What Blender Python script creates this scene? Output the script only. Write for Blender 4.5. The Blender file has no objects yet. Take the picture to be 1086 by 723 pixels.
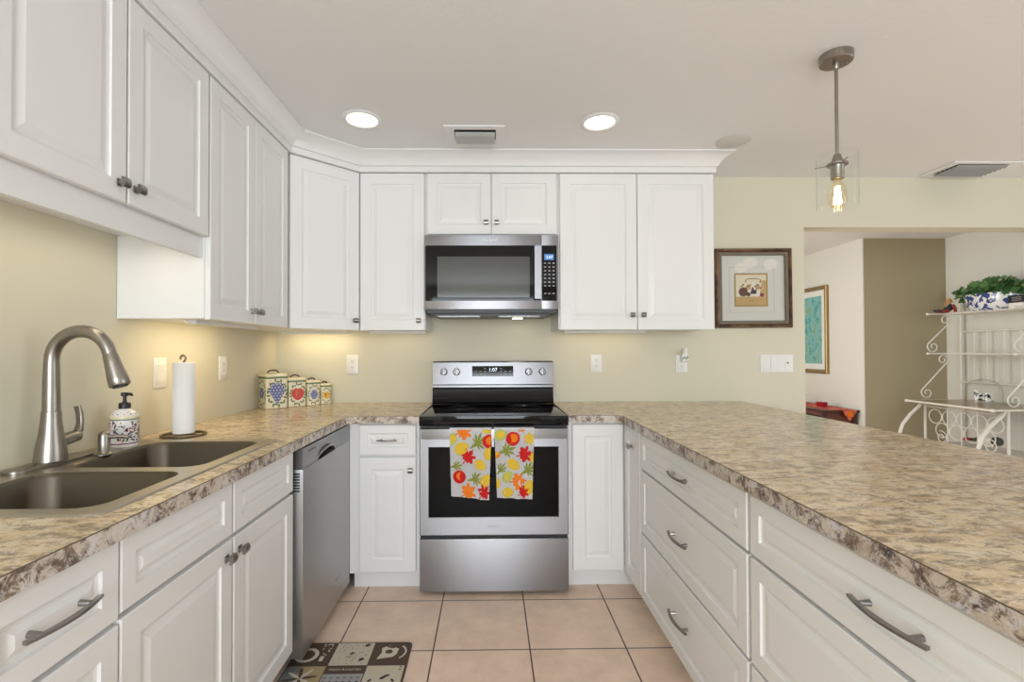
import bpy, bmesh, math, random
from mathutils import Vector, Matrix
random.seed(7)
SC = bpy.context.scene
COL = SC.collection
PI = math.pi

# ------------------------------------------------------------------ camera
YAW, PITCH, ROLL = 0.0144, 0.0125, -0.003
fwd = Vector((math.sin(YAW)*math.cos(PITCH), math.cos(YAW)*math.cos(PITCH), math.sin(PITCH)))
rgt = Vector((math.cos(YAW), -math.sin(YAW), 0)); upv = rgt.cross(fwd)
r2 = rgt*math.cos(ROLL) + upv*math.sin(ROLL); u2 = upv*math.cos(ROLL) - rgt*math.sin(ROLL)
cd = bpy.data.cameras.new('camera'); cam = bpy.data.objects.new('camera', cd); COL.objects.link(cam)
M = Matrix((r2, u2, -fwd)).transposed().to_4x4(); M.translation = (0, 0, 1.247)
cam.matrix_world = M
cd.sensor_width = 36; cd.lens = 515.24/1086*36; cd.shift_x = .01446; cd.shift_y = .00344; cd.clip_start = .02
SC.camera = cam

# ------------------------------------------------------------------ light
EXPOSURE = 0.23
SC.view_settings.view_transform = 'Standard'; SC.view_settings.look = 'None'
SC.view_settings.gamma = 1; SC.view_settings.exposure = EXPOSURE; SC.view_settings.use_curve_mapping = False
CAN_L = 5.0; PENDANT_L = 60.0; UNDER_L = 6.0; SINK_L = 4.4
def area(name, loc, direction, sx, sy, power, color):
    d = bpy.data.lights.new(name, 'AREA'); d.shape = 'RECTANGLE'; d.size = sx; d.size_y = sy; d.energy = power; d.color = color
    o = bpy.data.objects.new(name, d); COL.objects.link(o); o.location = loc
    o.rotation_euler = Vector(direction).to_track_quat('-Z', 'Y').to_euler(); return o
DAY = (.84, .92, 1.0)
area('rear_window_daylight', (-.05, -2.93, 1.45), (0, 1, 0), 1.9, 1.4, 100, DAY)
area('patio_daylight', (2.9, -2.93, 1.15), (-.25, 1, 0), 2.0, 1.9, 8, DAY)
area('right_fill_light', (4.60, .55, 1.45), (-1, .05, .12), 2.3, 1.3, 25, (.90, .95, 1))  # added fill to brighten the ceiling and left side; its source is invented
area('entry_daylight', (.45, 4.35, 1.5), (1, .12, 0), 1.6, 1.7, 40, (1, .97, .93))
w = bpy.data.worlds.new('sky'); SC.world = w; w.use_nodes = True
w.node_tree.nodes['Background'].inputs[0].default_value = (.75, .85, 1, 1); w.node_tree.nodes['Background'].inputs[1].default_value = .9

# ------------------------------------------------------------------ materials
def nd(nt, t, **kw):
    n = nt.nodes.new(t)
    for k, v in kw.items(): setattr(n, k, v)
    return n
def mat(name, col=(.8, .8, .8), rough=.5, metal=0, spec=.5, coat=0, emit=None, es=0, trans=0):
    m = bpy.data.materials.new(name); m.use_nodes = True
    b = m.node_tree.nodes['Principled BSDF']
    b.inputs['Base Color'].default_value = (*col, 1); b.inputs['Roughness'].default_value = rough
    b.inputs['Metallic'].default_value = metal; b.inputs['Specular IOR Level'].default_value = spec
    b.inputs['Coat Weight'].default_value = coat; b.inputs['Transmission Weight'].default_value = trans
    if emit: b.inputs['Emission Color'].default_value = (*emit, 1); b.inputs['Emission Strength'].default_value = es
    return m
def bump(m, scale, dist, strength=.4, detail=3, stretch=(1, 1, 1)):
    nt = m.node_tree; b = nt.nodes['Principled BSDF']
    g = nd(nt, 'ShaderNodeNewGeometry'); mp = nd(nt, 'ShaderNodeMapping'); mp.inputs['Scale'].default_value = stretch
    n = nd(nt, 'ShaderNodeTexNoise'); n.inputs['Scale'].default_value = scale; n.inputs['Detail'].default_value = detail
    bp = nd(nt, 'ShaderNodeBump'); bp.inputs['Distance'].default_value = dist; bp.inputs['Strength'].default_value = strength
    nt.links.new(g.outputs['Position'], mp.inputs['Vector']); nt.links.new(mp.outputs[0], n.inputs['Vector'])
    nt.links.new(n.outputs[0], bp.inputs['Height']); nt.links.new(bp.outputs[0], b.inputs['Normal'])
    return m
def mixcol(m, c1, c2, scale, lo=.4, hi=.6, detail=4, stretch=(1, 1, 1), rough=None):
    nt = m.node_tree; b = nt.nodes['Principled BSDF']
    g = nd(nt, 'ShaderNodeNewGeometry'); mp = nd(nt, 'ShaderNodeMapping'); mp.inputs['Scale'].default_value = stretch
    n = nd(nt, 'ShaderNodeTexNoise'); n.inputs['Scale'].default_value = scale; n.inputs['Detail'].default_value = detail
    r = nd(nt, 'ShaderNodeValToRGB'); e = r.color_ramp.elements
    e[0].position = lo; e[0].color = (*c1, 1); e[1].position = hi; e[1].color = (*c2, 1)
    nt.links.new(g.outputs['Position'], mp.inputs['Vector']); nt.links.new(mp.outputs[0], n.inputs['Vector'])
    nt.links.new(n.outputs[0], r.inputs[0]); nt.links.new(r.outputs[0], b.inputs['Base Color'])
    return m
def emis(name, col, s):
    m = bpy.data.materials.new(name); m.use_nodes = True; nt = m.node_tree; nt.nodes.clear()
    e = nd(nt, 'ShaderNodeEmission'); e.inputs[0].default_value = (*col, 1); e.inputs[1].default_value = s
    o = nd(nt, 'ShaderNodeOutputMaterial'); nt.links.new(e.outputs[0], o.inputs[0]); return m
def thin_glass(name, tint=(.97, .98, .97), ior=1.45):
    m = bpy.data.materials.new(name); m.use_nodes = True; nt = m.node_tree; nt.nodes.clear()
    t = nd(nt, 'ShaderNodeBsdfTransparent'); t.inputs[0].default_value = (*tint, 1)
    g = nd(nt, 'ShaderNodeBsdfGlossy'); g.inputs['Roughness'].default_value = .02
    lw = nd(nt, 'ShaderNodeLayerWeight'); lw.inputs[0].default_value = .5
    pw = nd(nt, 'ShaderNodeMath', operation='POWER'); pw.inputs[1].default_value = 3.5; nt.links.new(lw.outputs['Facing'], pw.inputs[0])
    f = nd(nt, 'ShaderNodeMath', operation='MULTIPLY_ADD'); f.inputs[1].default_value = .85; f.inputs[2].default_value = ((ior-1)/(ior+1))**2; nt.links.new(pw.outputs[0], f.inputs[0])
    mx = nd(nt, 'ShaderNodeMixShader'); o = nd(nt, 'ShaderNodeOutputMaterial')
    nt.links.new(f.outputs[0], mx.inputs[0]); nt.links.new(t.outputs[0], mx.inputs[1]); nt.links.new(g.outputs[0], mx.inputs[2])
    nt.links.new(mx.outputs[0], o.inputs[0]); return m
def laminate(name, tint=(1, 1, 1), dk=.74, iso=False):
    st = lambda *a: (1, 1, 1) if iso else a
    m = mat(name, rough=.22, spec=.5); nt = m.node_tree; b = nt.nodes['Principled BSDF']; L = nt.links.new
    g = nd(nt, 'ShaderNodeNewGeometry')
    def noise(scale, detail, stretch, rot=0, rg=.6, dist=0):
        mp = nd(nt, 'ShaderNodeMapping'); mp.inputs['Scale'].default_value = stretch; mp.inputs['Rotation'].default_value = (0, 0, rot)
        n = nd(nt, 'ShaderNodeTexNoise'); n.inputs['Scale'].default_value = scale; n.inputs['Detail'].default_value = detail
        n.inputs['Roughness'].default_value = rg; n.inputs['Distortion'].default_value = dist
        L(g.outputs['Position'], mp.inputs['Vector']); L(mp.outputs[0], n.inputs['Vector']); return n.outputs[0]
    def ramp(x, stops):
        r = nd(nt, 'ShaderNodeValToRGB'); e = r.color_ramp.elements
        while len(e) < len(stops): e.new(.5)
        for i, (p, c) in enumerate(stops): e[i].position = p; e[i].color = (*c, 1)
        L(x, r.inputs[0]); return r.outputs[0]
    def mix(f, a, c):
        x = nd(nt, 'ShaderNodeMix', data_type='RGBA'); L(f, x.inputs[0]); L(a, x.inputs[6]); L(c, x.inputs[7]); return x.outputs[2]
    T = lambda c: tuple(x*t for x, t in zip(c, tint))
    base = ramp(noise(9, 7, st(1, 1.5, 1.3), .12, .75, .6), [(.30, T((.42, .30, .19))), (.43, T((.66, .50, .31))), (.57, T((.77, .62, .42))), (.73, T((.82, .72, .58)))])
    veins = ramp(noise(24, 10, st(.8, 1.7, 1.2), .2, .82, .6), [(.45, (1, 1, 1)), (.52, (0, 0, 0))])
    dark = ramp(noise(40, 4, st(1, 1.3, 1.2), 0, .6), [(.35, (.06, .042, .035)), (.65, (.24, .165, .12))])
    m2 = nd(nt, 'ShaderNodeMath', operation='MULTIPLY'); m2.inputs[1].default_value = dk; L(veins, m2.inputs[0])
    c1 = mix(m2.outputs[0], base, dark)
    lightm = ramp(noise(36, 9, st(.9, 1.7, 1.2), .1, .82, .4), [(.53, (0, 0, 0)), (.58, (1, 1, 1))])
    m3 = nd(nt, 'ShaderNodeMath', operation='MULTIPLY'); m3.inputs[1].default_value = .6; L(lightm, m3.inputs[0])
    white = nd(nt, 'ShaderNodeRGB'); white.outputs[0].default_value = (*T((.86, .76, .64)), 1)
    L(mix(m3.outputs[0], c1, white.outputs[0]), b.inputs['Base Color']); return m
def floor_tile(name):
    m = mat(name, rough=.38, spec=.4); nt = m.node_tree; b = nt.nodes['Principled BSDF']; L = nt.links.new
    g = nd(nt, 'ShaderNodeNewGeometry'); mp = nd(nt, 'ShaderNodeMapping'); mp.inputs['Location'].default_value = (.2409 + .4036*10, -2.4453 + .4036*20, 0)
    br = nd(nt, 'ShaderNodeTexBrick', offset=0, squash=1)
    for k, v in {'Scale': 1, 'Mortar Size': .0032, 'Mortar Smooth': .1, 'Bias': 0, 'Brick Width': .4036, 'Row Height': .4036}.items(): br.inputs[k].default_value = v
    br.inputs['Color1'].default_value = (.84, .65, .505, 1); br.inputs['Color2'].default_value = (.88, .68, .535, 1); br.inputs['Mortar'].default_value = (.10, .062, .042, 1)
    n = nd(nt, 'ShaderNodeTexNoise'); n.inputs['Scale'].default_value = 7; n.inputs['Detail'].default_value = 6; n.inputs['Roughness'].default_value = .65
    r = nd(nt, 'ShaderNodeValToRGB'); r.color_ramp.elements[0].position = .3; r.color_ramp.elements[0].color = (.86, .84, .83, 1); r.color_ramp.elements[1].position = .7; r.color_ramp.elements[1].color = (1.08, 1.08, 1.08, 1)
    mx = nd(nt, 'ShaderNodeMix', data_type='RGBA', blend_type='MULTIPLY'); mx.inputs[0].default_value = 1
    L(g.outputs['Position'], mp.inputs[0]); L(mp.outputs[0], br.inputs['Vector']); L(g.outputs['Position'], n.inputs['Vector']); L(n.outputs[0], r.inputs[0])
    L(br.outputs['Color'], mx.inputs[6]); L(r.outputs[0], mx.inputs[7]); L(mx.outputs[2], b.inputs['Base Color'])
    bp = nd(nt, 'ShaderNodeBump', invert=True); bp.inputs['Distance'].default_value = .002; bp.inputs['Strength'].default_value = .6
    L(br.outputs['Fac'], bp.inputs['Height']); L(bp.outputs[0], b.inputs['Normal']); return m
def steel(name, col=(.60, .59, .58), rough=.27, stretch=(1, 40, 40), aniso=0, rot=0):
    m = mat(name, col, rough, 1); nt = m.node_tree; b = nt.nodes['Principled BSDF']; L = nt.links.new
    g = nd(nt, 'ShaderNodeNewGeometry'); mp = nd(nt, 'ShaderNodeMapping'); mp.inputs['Scale'].default_value = stretch
    n = nd(nt, 'ShaderNodeTexNoise'); n.inputs['Scale'].default_value = 14; n.inputs['Detail'].default_value = 3
    mr = nd(nt, 'ShaderNodeMapRange'); mr.inputs[3].default_value = rough - .03; mr.inputs[4].default_value = rough + .04
    L(g.outputs['Position'], mp.inputs[0]); L(mp.outputs[0], n.inputs['Vector']); L(n.outputs[0], mr.inputs[0]); L(mr.outputs[0], b.inputs['Roughness'])
    if aniso:
        b.inputs['Anisotropic'].default_value = aniso; b.inputs['Anisotropic Rotation'].default_value = rot
        t = nd(nt, 'ShaderNodeTangent', direction_type='RADIAL', axis='Z'); L(t.outputs[0], b.inputs['Tangent'])
    return m

WHITE = mat('cabinet_white', (.80, .795, .785), .34, spec=.45)
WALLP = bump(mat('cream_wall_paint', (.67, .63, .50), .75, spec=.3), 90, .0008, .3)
TANW = bump(mat('tan_wall', (.41, .355, .235), .75, spec=.3), 90, .0008, .3)  # far wall base colour, a darker tan than the walls beside it
LIGHTP = bump(mat('pale_wall_paint', (.73, .715, .65), .75, spec=.3), 90, .0008, .3)
CEIL = bump(mat('ceiling_paint', (.83, .83, .825), .85, spec=.2), 55, .003, .3, 4)
TRIMW = mat('trim_white', (.82, .82, .81), .4)
TILE = floor_tile('floor_tile'); LAM = laminate('granite_laminate'); LAME = laminate('laminate_edge_cool_lit', (.80, .88, 1.12), .97, True)  # edge is the same laminate, with cooler light on it put into the tint
KRAFT = mat('laminate_seam', (.12, .08, .05), .6)
STEEL = steel('stainless_steel', (.31, .307, .32), .36, aniso=.85, rot=.25); STEELV = steel('stainless_dark', (.33, .33, .34), .33)
DWST = steel('dishwasher_steel', (.50, .50, .51), .38, (40, 1, 40), .7)
SINKS = steel('sink_steel', (.46, .42, .36), .30, (30, 1, 30)); BOWLS = steel('bowl_steel_dark_reflection', (.15, .13, .105), .34, (30, 1, 30))  # bowls: same sink steel, its dark reflections put into the base colour
NICK = mat('brushed_nickel', (.34, .315, .28), .32, 1)
CHROME = mat('pewter_hardware', (.30, .285, .27), .28, 1)
BLK = mat('black_glass', (.004, .004, .005), .05, spec=.25)
BLKP = mat('black_plastic', (.015, .015, .016), .4)
DARK = mat('dark_recess', (.02, .02, .02), .8)
BLKO = mat('oven_glass', (.003, .003, .003), .06, spec=.10)
MESHG = mat('microwave_window', (.06, .062, .056), .09, spec=.6)
OUTW = mat('outlet_white', (.80, .79, .76), .35)
OUTD = mat('slot_dark', (.05, .05, .05), .6)
GLASS = thin_glass('clear_glass'); PANE = thin_glass('picture_glass', (.98, .98, .98), 1.4)

# ------------------------------------------------------------------ mesh helpers
ORG = {}
class Fr:                                    # a local frame: u right, v up, n outwards
    def __init__(s, o, u, v, n): s.o, s.u, s.v, s.n = Vector(o), Vector(u).normalized(), Vector(v).normalized(), Vector(n).normalized()
    def p(s, a, b, c=0): return s.o + s.u*a + s.v*b + s.n*c
def front(x, y, z): return Fr((x, y, z), (1, 0, 0), (0, 0, 1), (0, -1, 0))       # faces the camera, u = +x
def lface(x, y, z): return Fr((x, y, z), (0, 1, 0), (0, 0, 1), (1, 0, 0))        # on the left run, faces +x, u = +y
def rface(x, y, z): return Fr((x, y, z), (0, -1, 0), (0, 0, 1), (-1, 0, 0))      # on the peninsula, faces -x, u = -y
def flat(x, y, z): return Fr((x, y, z), (1, 0, 0), (0, 1, 0), (0, 0, 1))         # lies on a top
class MB:
    def __init__(s, *mats): s.bm = bmesh.new(); s.m = list(mats) or [WHITE]
    def mi(s, m):
        if m is None: return 0
        if m not in s.m: s.m.append(m)
        return s.m.index(m)
    def face(s, pts, m=None):
        f = s.bm.faces.new([s.bm.verts.new(p) for p in pts]); f.material_index = s.mi(m); return f
    def box(s, x0, x1, y0, y1, z0, z1, bev=0, m=None, F=None):
        P = [(x, y, z) for x in (x0, x1) for y in (y0, y1) for z in (z0, z1)]
        if F: P = [F.p(*q) for q in P]
        v = [s.bm.verts.new(q) for q in P]; fs = []
        for q in ((0, 1, 3, 2), (4, 6, 7, 5), (0, 4, 5, 1), (2, 3, 7, 6), (0, 2, 6, 4), (1, 5, 7, 3)):
            f = s.bm.faces.new([v[i] for i in q]); f.material_index = s.mi(m); fs.append(f)
        if bev:
            es = list({e for f in fs for e in f.edges})
            bmesh.ops.bevel(s.bm, geom=es, offset=bev, segments=2, affect='EDGES', profile=.7, material=-1)
        return s
    def loops(s, loops, cap0=True, cap1=True, m=None, close=True):
        k = s.mi(m); V = [[s.bm.verts.new(p) for p in l] for l in loops]; n = len(V[0])
        for a, b in zip(V, V[1:]):
            for i in range(n if close else n-1):
                f = s.bm.faces.new((a[i], a[(i+1) % n], b[(i+1) % n], b[i])); f.material_index = k
        for c, l in ((cap0, V[0]), (cap1, V[-1])):
            if c: f = s.bm.faces.new(l); f.material_index = k
        return s
    def prism(s, pts, z0, z1, F=None, m=None):
        g = (lambda a, b, c: F.p(a, b, c)) if F else (lambda a, b, c: Vector((a, b, c)))
        return s.loops([[g(x, y, z0) for x, y in pts], [g(x, y, z1) for x, y in pts]], m=m)
    def tube(s, pts, r, n=8, m=None, closed=False, sq=None):
        P = [Vector(p) for p in pts]; N = len(P); R = r if isinstance(r, (list, tuple)) else [r]*N
        T = []
        for i in range(N):
            a = P[(i-1) % N] if closed or i else P[0]; b = P[(i+1) % N] if closed or i < N-1 else P[-1]
            T.append((b-a).normalized())
        ref = Vector((0, 0, 1)) if abs(T[0].z) < .9 else Vector((1, 0, 0))
        x = T[0].cross(ref).normalized(); rings = []
        for i in range(N):
            x = (x - T[i]*x.dot(T[i])).normalized(); y = T[i].cross(x)
            if sq:
                a, b = sq if not isinstance(sq[0], (list, tuple)) else sq[i]
                rings.append([P[i]+x*(a*c)+y*(b*d) for c, d in ((1, .6), (.8, 1), (-.8, 1), (-1, .6), (-1, -.6), (-.8, -1), (.8, -1), (1, -.6))])
            else: rings.append([P[i]+(x*math.cos(2*PI*k/n)+y*math.sin(2*PI*k/n))*R[i] for k in range(n)])
        if closed: rings.append(rings[0]); return s.loops(rings, False, False, m)
        return s.loops(rings, True, True, m)
    def lathe(s, prof, c=(0, 0, 0), n=24, F=None, m=None, cap=True):
        F = F or flat(*c)
        return s.loops([[F.p(max(r, 1e-5)*math.cos(2*PI*k/n), max(r, 1e-5)*math.sin(2*PI*k/n), z) for k in range(n)] for r, z in prof], cap, cap, m)
    def disc(s, F, cx, cy, rx, ry=None, n=14, h=0, m=None, rot=0):
        ry = ry or rx; P = []
        for k in range(n):
            a = 2*PI*k/n; x, y = rx*math.cos(a), ry*math.sin(a)
            P.append(F.p(cx+x*math.cos(rot)-y*math.sin(rot), cy+x*math.sin(rot)+y*math.cos(rot), h))
        return s.face(P, m)
    def star(s, F, cx, cy, outline, h=0, m=None, f=None):          # star-shaped outline, fan of triangles
        g = f or (lambda a, b: F.p(a, b, h)); k = s.mi(m)
        c = s.bm.verts.new(g(cx, cy)); V = [s.bm.verts.new(g(a, b)) for a, b in outline]
        for i in range(len(V)):
            q = s.bm.faces.new((c, V[i], V[(i+1) % len(V)])); q.material_index = k
    def panel(s, F, w, h, t=.02, sw=.056, x0=0, z0=0, m=None, deep=1):
        q = min(w, h); sw = min(sw, q*.27)
        st = [(0, -t), (0, -.003), (.003, 0), (sw, 0), (sw+.003, -.0055*deep), (sw+.009, -.0075*deep), (sw+.014, -.0075*deep), (sw+min(.034, q*.16), -.002)]
        return s.loops([[F.p(x0+i, z0+i, d), F.p(x0+w-i, z0+i, d), F.p(x0+w-i, z0+h-i, d), F.p(x0+i, z0+h-i, d)] for i, d in st] if False else
                       [[F.p(x0+i, z0+i, d), F.p(x0+w-i, z0+i, d), F.p(x0+w-i, z0+h-i, d), F.p(x0+i, z0+h-i, d)] for i, d in st], True, True, m)
    def holed(s, outer, holes, z0, z1, m=None):
        k = s.mi(m)
        for z, flip in ((z1, False), (z0, True)):
            es = []
            for lp in [outer]+holes:
                V = [s.bm.verts.new((x, y, z)) for x, y in lp]
                es += [s.bm.edges.new((V[i], V[(i+1) % len(V)])) for i in range(len(V))]
            r = bmesh.ops.triangle_fill(s.bm, edges=es, use_beauty=True)
            for f in r['geom']:
                if isinstance(f, bmesh.types.BMFace): f.material_index = k
        for lp in [outer]+holes: s.loops([[(x, y, z0) for x, y in lp], [(x, y, z1) for x, y in lp]], False, False, m)
        return s
    def text(s, F, txt, size, a, b, h=.0006, m=None, align='CENTER'):
        c = bpy.data.curves.new('t', 'FONT'); c.body = txt; c.size = size; c.align_x = align; c.align_y = 'CENTER'; c.resolution_u = 2
        o = bpy.data.objects.new('t', c); me = o.to_mesh(); k = s.mi(m)
        V = [s.bm.verts.new(F.p(a+v.co.x, b+v.co.y, h)) for v in me.vertices]
        for p in me.polygons:
            try: f = s.bm.faces.new([V[i] for i in p.vertices]); f.material_index = k
            except ValueError: pass
        o.to_mesh_clear(); bpy.data.objects.remove(o); bpy.data.curves.remove(c); return s
    def build(s, name, parent=None, smooth=35, origin=None, weld=True):
        if weld: bmesh.ops.remove_doubles(s.bm, verts=s.bm.verts, dist=2e-5)
        bmesh.ops.recalc_face_normals(s.bm, faces=s.bm.faces)
        if parent: org = ORG[parent.name]
        elif origin: org = Vector(origin)
        else:
            X = [v.co for v in s.bm.verts]; lo = [min(v[i] for v in X) for i in range(3)]; hi = [max(v[i] for v in X) for i in range(3)]
            org = Vector(((lo[0]+hi[0])/2, (lo[1]+hi[1])/2, lo[2]))
        for v in s.bm.verts: v.co -= org
        me = bpy.data.meshes.new(name); s.bm.to_mesh(me); s.bm.free()
        for m in s.m: me.materials.append(m)
        if smooth: me.shade_smooth(); me.set_sharp_from_angle(angle=math.radians(smooth))
        o = bpy.data.objects.new(name, me); COL.objects.link(o)
        if parent: o.parent = parent
        else: o.location = org
        ORG[o.name] = org
        return o
def tag(o, label, cat, group=None):
    o['label'] = label; o['category'] = cat
    if group: o['group'] = group
    return o
def thing(name, loc, label, cat, group=None):
    o = bpy.data.objects.new(name, None); COL.objects.link(o); o.location = loc; o.empty_display_size = .05; ORG[o.name] = Vector(loc)
    return tag(o, label, cat, group)
def struct(o, **k): o['kind'] = 'structure'; return o
def kids(o): return [c for c in bpy.data.objects if c.parent == o]
def dup(o, loc, label=None, parent=None):
    c = o.copy(); COL.objects.link(c); c.parent = parent
    if parent is None: c.location = loc
    if label: c['label'] = label
    for ch in kids(o): dup(ch, None, None, c)
    return c
def rrect(x0, x1, y0, y1, r, n=5):
    P = []
    for cx, cy, a0 in ((x1-r, y1-r, 0), (x0+r, y1-r, 90), (x0+r, y0+r, 180), (x1-r, y0+r, 270)):
        for k in range(n+1):
            a = math.radians(a0+90*k/n); P.append((cx+r*math.cos(a), cy+r*math.sin(a)))
    return P
def arc(c, r, a0, a1, n, F):
    return [F.p(c[0]+r*math.cos(a0+(a1-a0)*i/n), c[1]+r*math.sin(a0+(a1-a0)*i/n)) for i in range(n+1)]

# ------------------------------------------------------------------ the room shell
XL, YB, ZC = -1.370, 3.1495, 2.380
XR, YT, YREAR = 4.66, 4.893, -3.0
def slab(name, m, *b):
    mb = MB(m)
    for q in b: mb.box(*q)
    return struct(mb.build(name, smooth=0, origin=(0, 0, 0)))
slab('floor', TILE, (XL-.12, XR+.12, YREAR-.12, 7.2, -.08, 0))
slab('ceiling', CEIL, (XL-.12, XR+.12, YREAR-.12, 7.2, ZC, ZC+.08))
slab('wall_left', WALLP, (XL-.12, XL, YREAR, YB+.13, 0, ZC))
slab('wall_back', WALLP, (XL, 2.06, YB, YB+.13, 0, ZC), (2.06, XR, YB, YB+.13, 2.05, ZC))
slab('wall_right', LIGHTP, (XR, XR+.12, YREAR, -.65, 0, ZC), (XR, XR+.12, 1.75, YT, 0, ZC), (XR, XR+.12, -.65, 1.75, 0, .75), (XR, XR+.12, -.65, 1.75, 2.15, ZC))
slab('wall_far', TANW, (3.812, XR+.12, YT, YT+.12, 0, ZC))
slab('wall_hall', LIGHTP, (3.80, 3.812, YT-.002, 7.0, 0, ZC))
slab('wall_end', LIGHTP, (.2, 3.80, 7.0, 7.12, 0, ZC))
WX0, WX1, WZ0, WZ1 = -1.0, .9, .75, 2.15; DX0, DX1, DZ1 = 1.9, 3.9, 2.1
slab('wall_rear', WALLP, (XL, WX0, YREAR-.12, YREAR, 0, ZC), (WX0, WX1, YREAR-.12, YREAR, 0, WZ0), (WX0, WX1, YREAR-.12, YREAR, WZ1, ZC),
     (WX1, DX0, YREAR-.12, YREAR, 0, ZC), (DX0, DX1, YREAR-.12, YREAR, DZ1, ZC), (DX1, XR, YREAR-.12, YREAR, 0, ZC))
slab('wall_entry', LIGHTP, (.2, .32, YB+.13, 3.5, 0, ZC), (.2, .32, 5.2, 7.0, 0, ZC), (.2, .32, 3.5, 5.2, 0, .65), (.2, .32, 3.5, 5.2, 2.35, ZC))
def window(name, x0, x1, z0, z1, nv, nh, axis='y', at=0):
    mb = MB(TRIMW); t = .045; a, b = (at-.06, at-.015)
    def bar(u0, u1, w0, w1):
        if axis == 'y': mb.box(u0, u1, a, b, w0, w1)
        else: mb.box(a, b, u0, u1, w0, w1)
    bar(x0, x1, z0, z0+t); bar(x0, x1, z1-t, z1); bar(x0, x0+t, z0+t, z1-t); bar(x1-t, x1, z0+t, z1-t)
    for i in range(1, nv): c = x0+(x1-x0)*i/nv; bar(c-.014, c+.014, z0+t, z1-t)
    for i in range(1, nh): c = z0+(z1-z0)*i/nh; bar(x0+t, x1-t, c-.014, c+.014)
    o = struct(mb.build(name, smooth=0, origin=(0, 0, 0)))
    g = MB(GLASS)
    if axis == 'y': g.box(x0+t, x1-t, at-.045, at-.04, z0+t, z1-t)
    else: g.box(at-.045, at-.04, x0+t, x1-t, z0+t, z1-t)
    g.build('window_pane', o, smooth=0)
window('window_1', WX0, WX1, WZ0, WZ1, 2, 2, at=YREAR-.03)
window('door_1', DX0, DX1, 0.0, DZ1, 2, 1, at=YREAR-.03)
window('added_fill_window', -.65, 1.75, .75, 2.15, 2, 1, 'x', XR+.08)  # invented, unseen window that goes with the added fill on the right
window('window_2', 3.5, 5.2, .65, 2.35, 2, 2, 'x', .28)
mb = MB(mixcol(mat('garden_green', rough=.9), (.05, .12, .03), (.16, .30, .08), 3, .35, .65)); mb.box(-8, 12, -9.2, -9, -.1, 2.4); struct(mb.build('wall_hedge', smooth=0))
# baseboards that the photo can see
mb = MB(TRIMW); mb.box(3.82, XR, YT-.014, YT, 0, .09); struct(mb.build('baseboard_far', smooth=0))
mb = MB(TRIMW); mb.box(XR-.014, XR, 0, YT-.02, 0, .09); struct(mb.build('baseboard_right', smooth=0))

# ------------------------------------------------------------------ hardware
def knob(F, a, b, parent):
    mb = MB(CHROME); mb.box(a-.009, a+.009, b-.010, b+.010, 0, .003, .001, F=F); mb.box(a-.005, a+.005, b-.005, b+.005, .002, .018, F=F)
    pr = [(-.0125, .015), (.0125, .015), (.0135, .021), (.008, .0255), (0, .027), (-.008, .0255), (-.0135, .021)]
    mb.loops([[F.p(a+s*.0125, b+y, z) for y, z in pr] for s in (-1, 1)])
    return mb.build('knob', parent)
def pull(F, a, b, parent, L=.15):
    mb = MB(CHROME); N = 14; P = []; sq = []
    for i in range(N+1):
        t = i/N*2-1; P.append(F.p(a+t*L/2, b, .017+.013*(1-t*t))); sq.append((.0062-.001*abs(t), .0032))
    x = F.u; mb.tube(P, .005, sq=[(q[1], q[0]) if abs(F.n.z) > 2 else q for q in sq])
    for s in (-1, 1): mb.tube([F.p(a+s*L*.33, b, 0), F.p(a+s*L*.33, b, .02), F.p(a+s*L*.34, b, .024)], [.0062, .0045, .0045], 10)
    return mb.build('handle', parent)
def door(F, w, h, parent, k=None, m=None, sw=.056):
    d = MB(m or WHITE).panel(F, w, h, sw=sw).build('door', parent, smooth=0)
    if k: knob(F, k[0], k[1], d)
    return d
def drawer(F, w, h, parent, hd=True, sw=.045, name='drawer', L=.15, dz=0):
    d = MB(WHITE).panel(F, w, h, sw=sw).build(name, parent, smooth=0)
    if hd: pull(Fr(F.p(0, 0, -.002), F.u, F.v, F.n), w/2, h/2+dz, d, L)
    return d

# ------------------------------------------------------------------ base cabinets
CT0, CT1 = .876, .914
ZB, ZT = .112, .868                          # door bottoms, drawer tops
XD = -.7495; XB = XD-.0205                   # left doors / box front
YD = 2.513; YBX = YD+.0205
XP = .692; XPB = XP+.0205
def carcass(parent, x0, x1, y0, y1, z0=.10, z1=CT0-.001, m=WHITE):
    mb = MB(m); mb.box(x0, x1, y0, y1, z0, z1); return mb.build('cabinet_box', parent, smooth=0)
def toekick(parent, x0, x1, y0, y1):
    mb = MB(WHITE); mb.box(x0, x1, y0, y1, 0, .10); return mb.build('toe_kick', parent, smooth=0)
G1 = 'white base cabinets'
c = thing('drawer_base_cabinet', (-1.06, .85, 0), 'white drawer cabinet with bar pulls left of the sink cabinet, at the photo edge', 'cabinet', G1)
carcass(c, XL+.002, XB, .70, 1.0); toekick(c, XL+.01, -.85, .70, 1.0)
drawer(lface(XD, .715, .708), .282, .160, c, L=.15); drawer(lface(XD, .715, .415), .282, .282, c, dz=.05); drawer(lface(XD, .715, ZB), .282, .292, c, dz=.05)
c = thing('sink_base_cabinet', (-1.06, 1.43, 0), 'white double-door cabinet under the kitchen sink with two false drawer fronts', 'cabinet', G1)
mb = MB(WHITE)
for q in ((XL+.002, XB, 1.001, 1.019, .10, CT0-.001), (XL+.002, XB, 1.851, 1.869, .10, CT0-.001), (XL+.002, XB, 1.019, 1.851, .10, .118), (XB-.02, XB, 1.019, 1.851, .118, CT0-.001)): mb.box(*q)
mb.build('cabinet_box', c, smooth=0); toekick(c, XL+.01, -.85, 1.001, 1.869)
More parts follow.
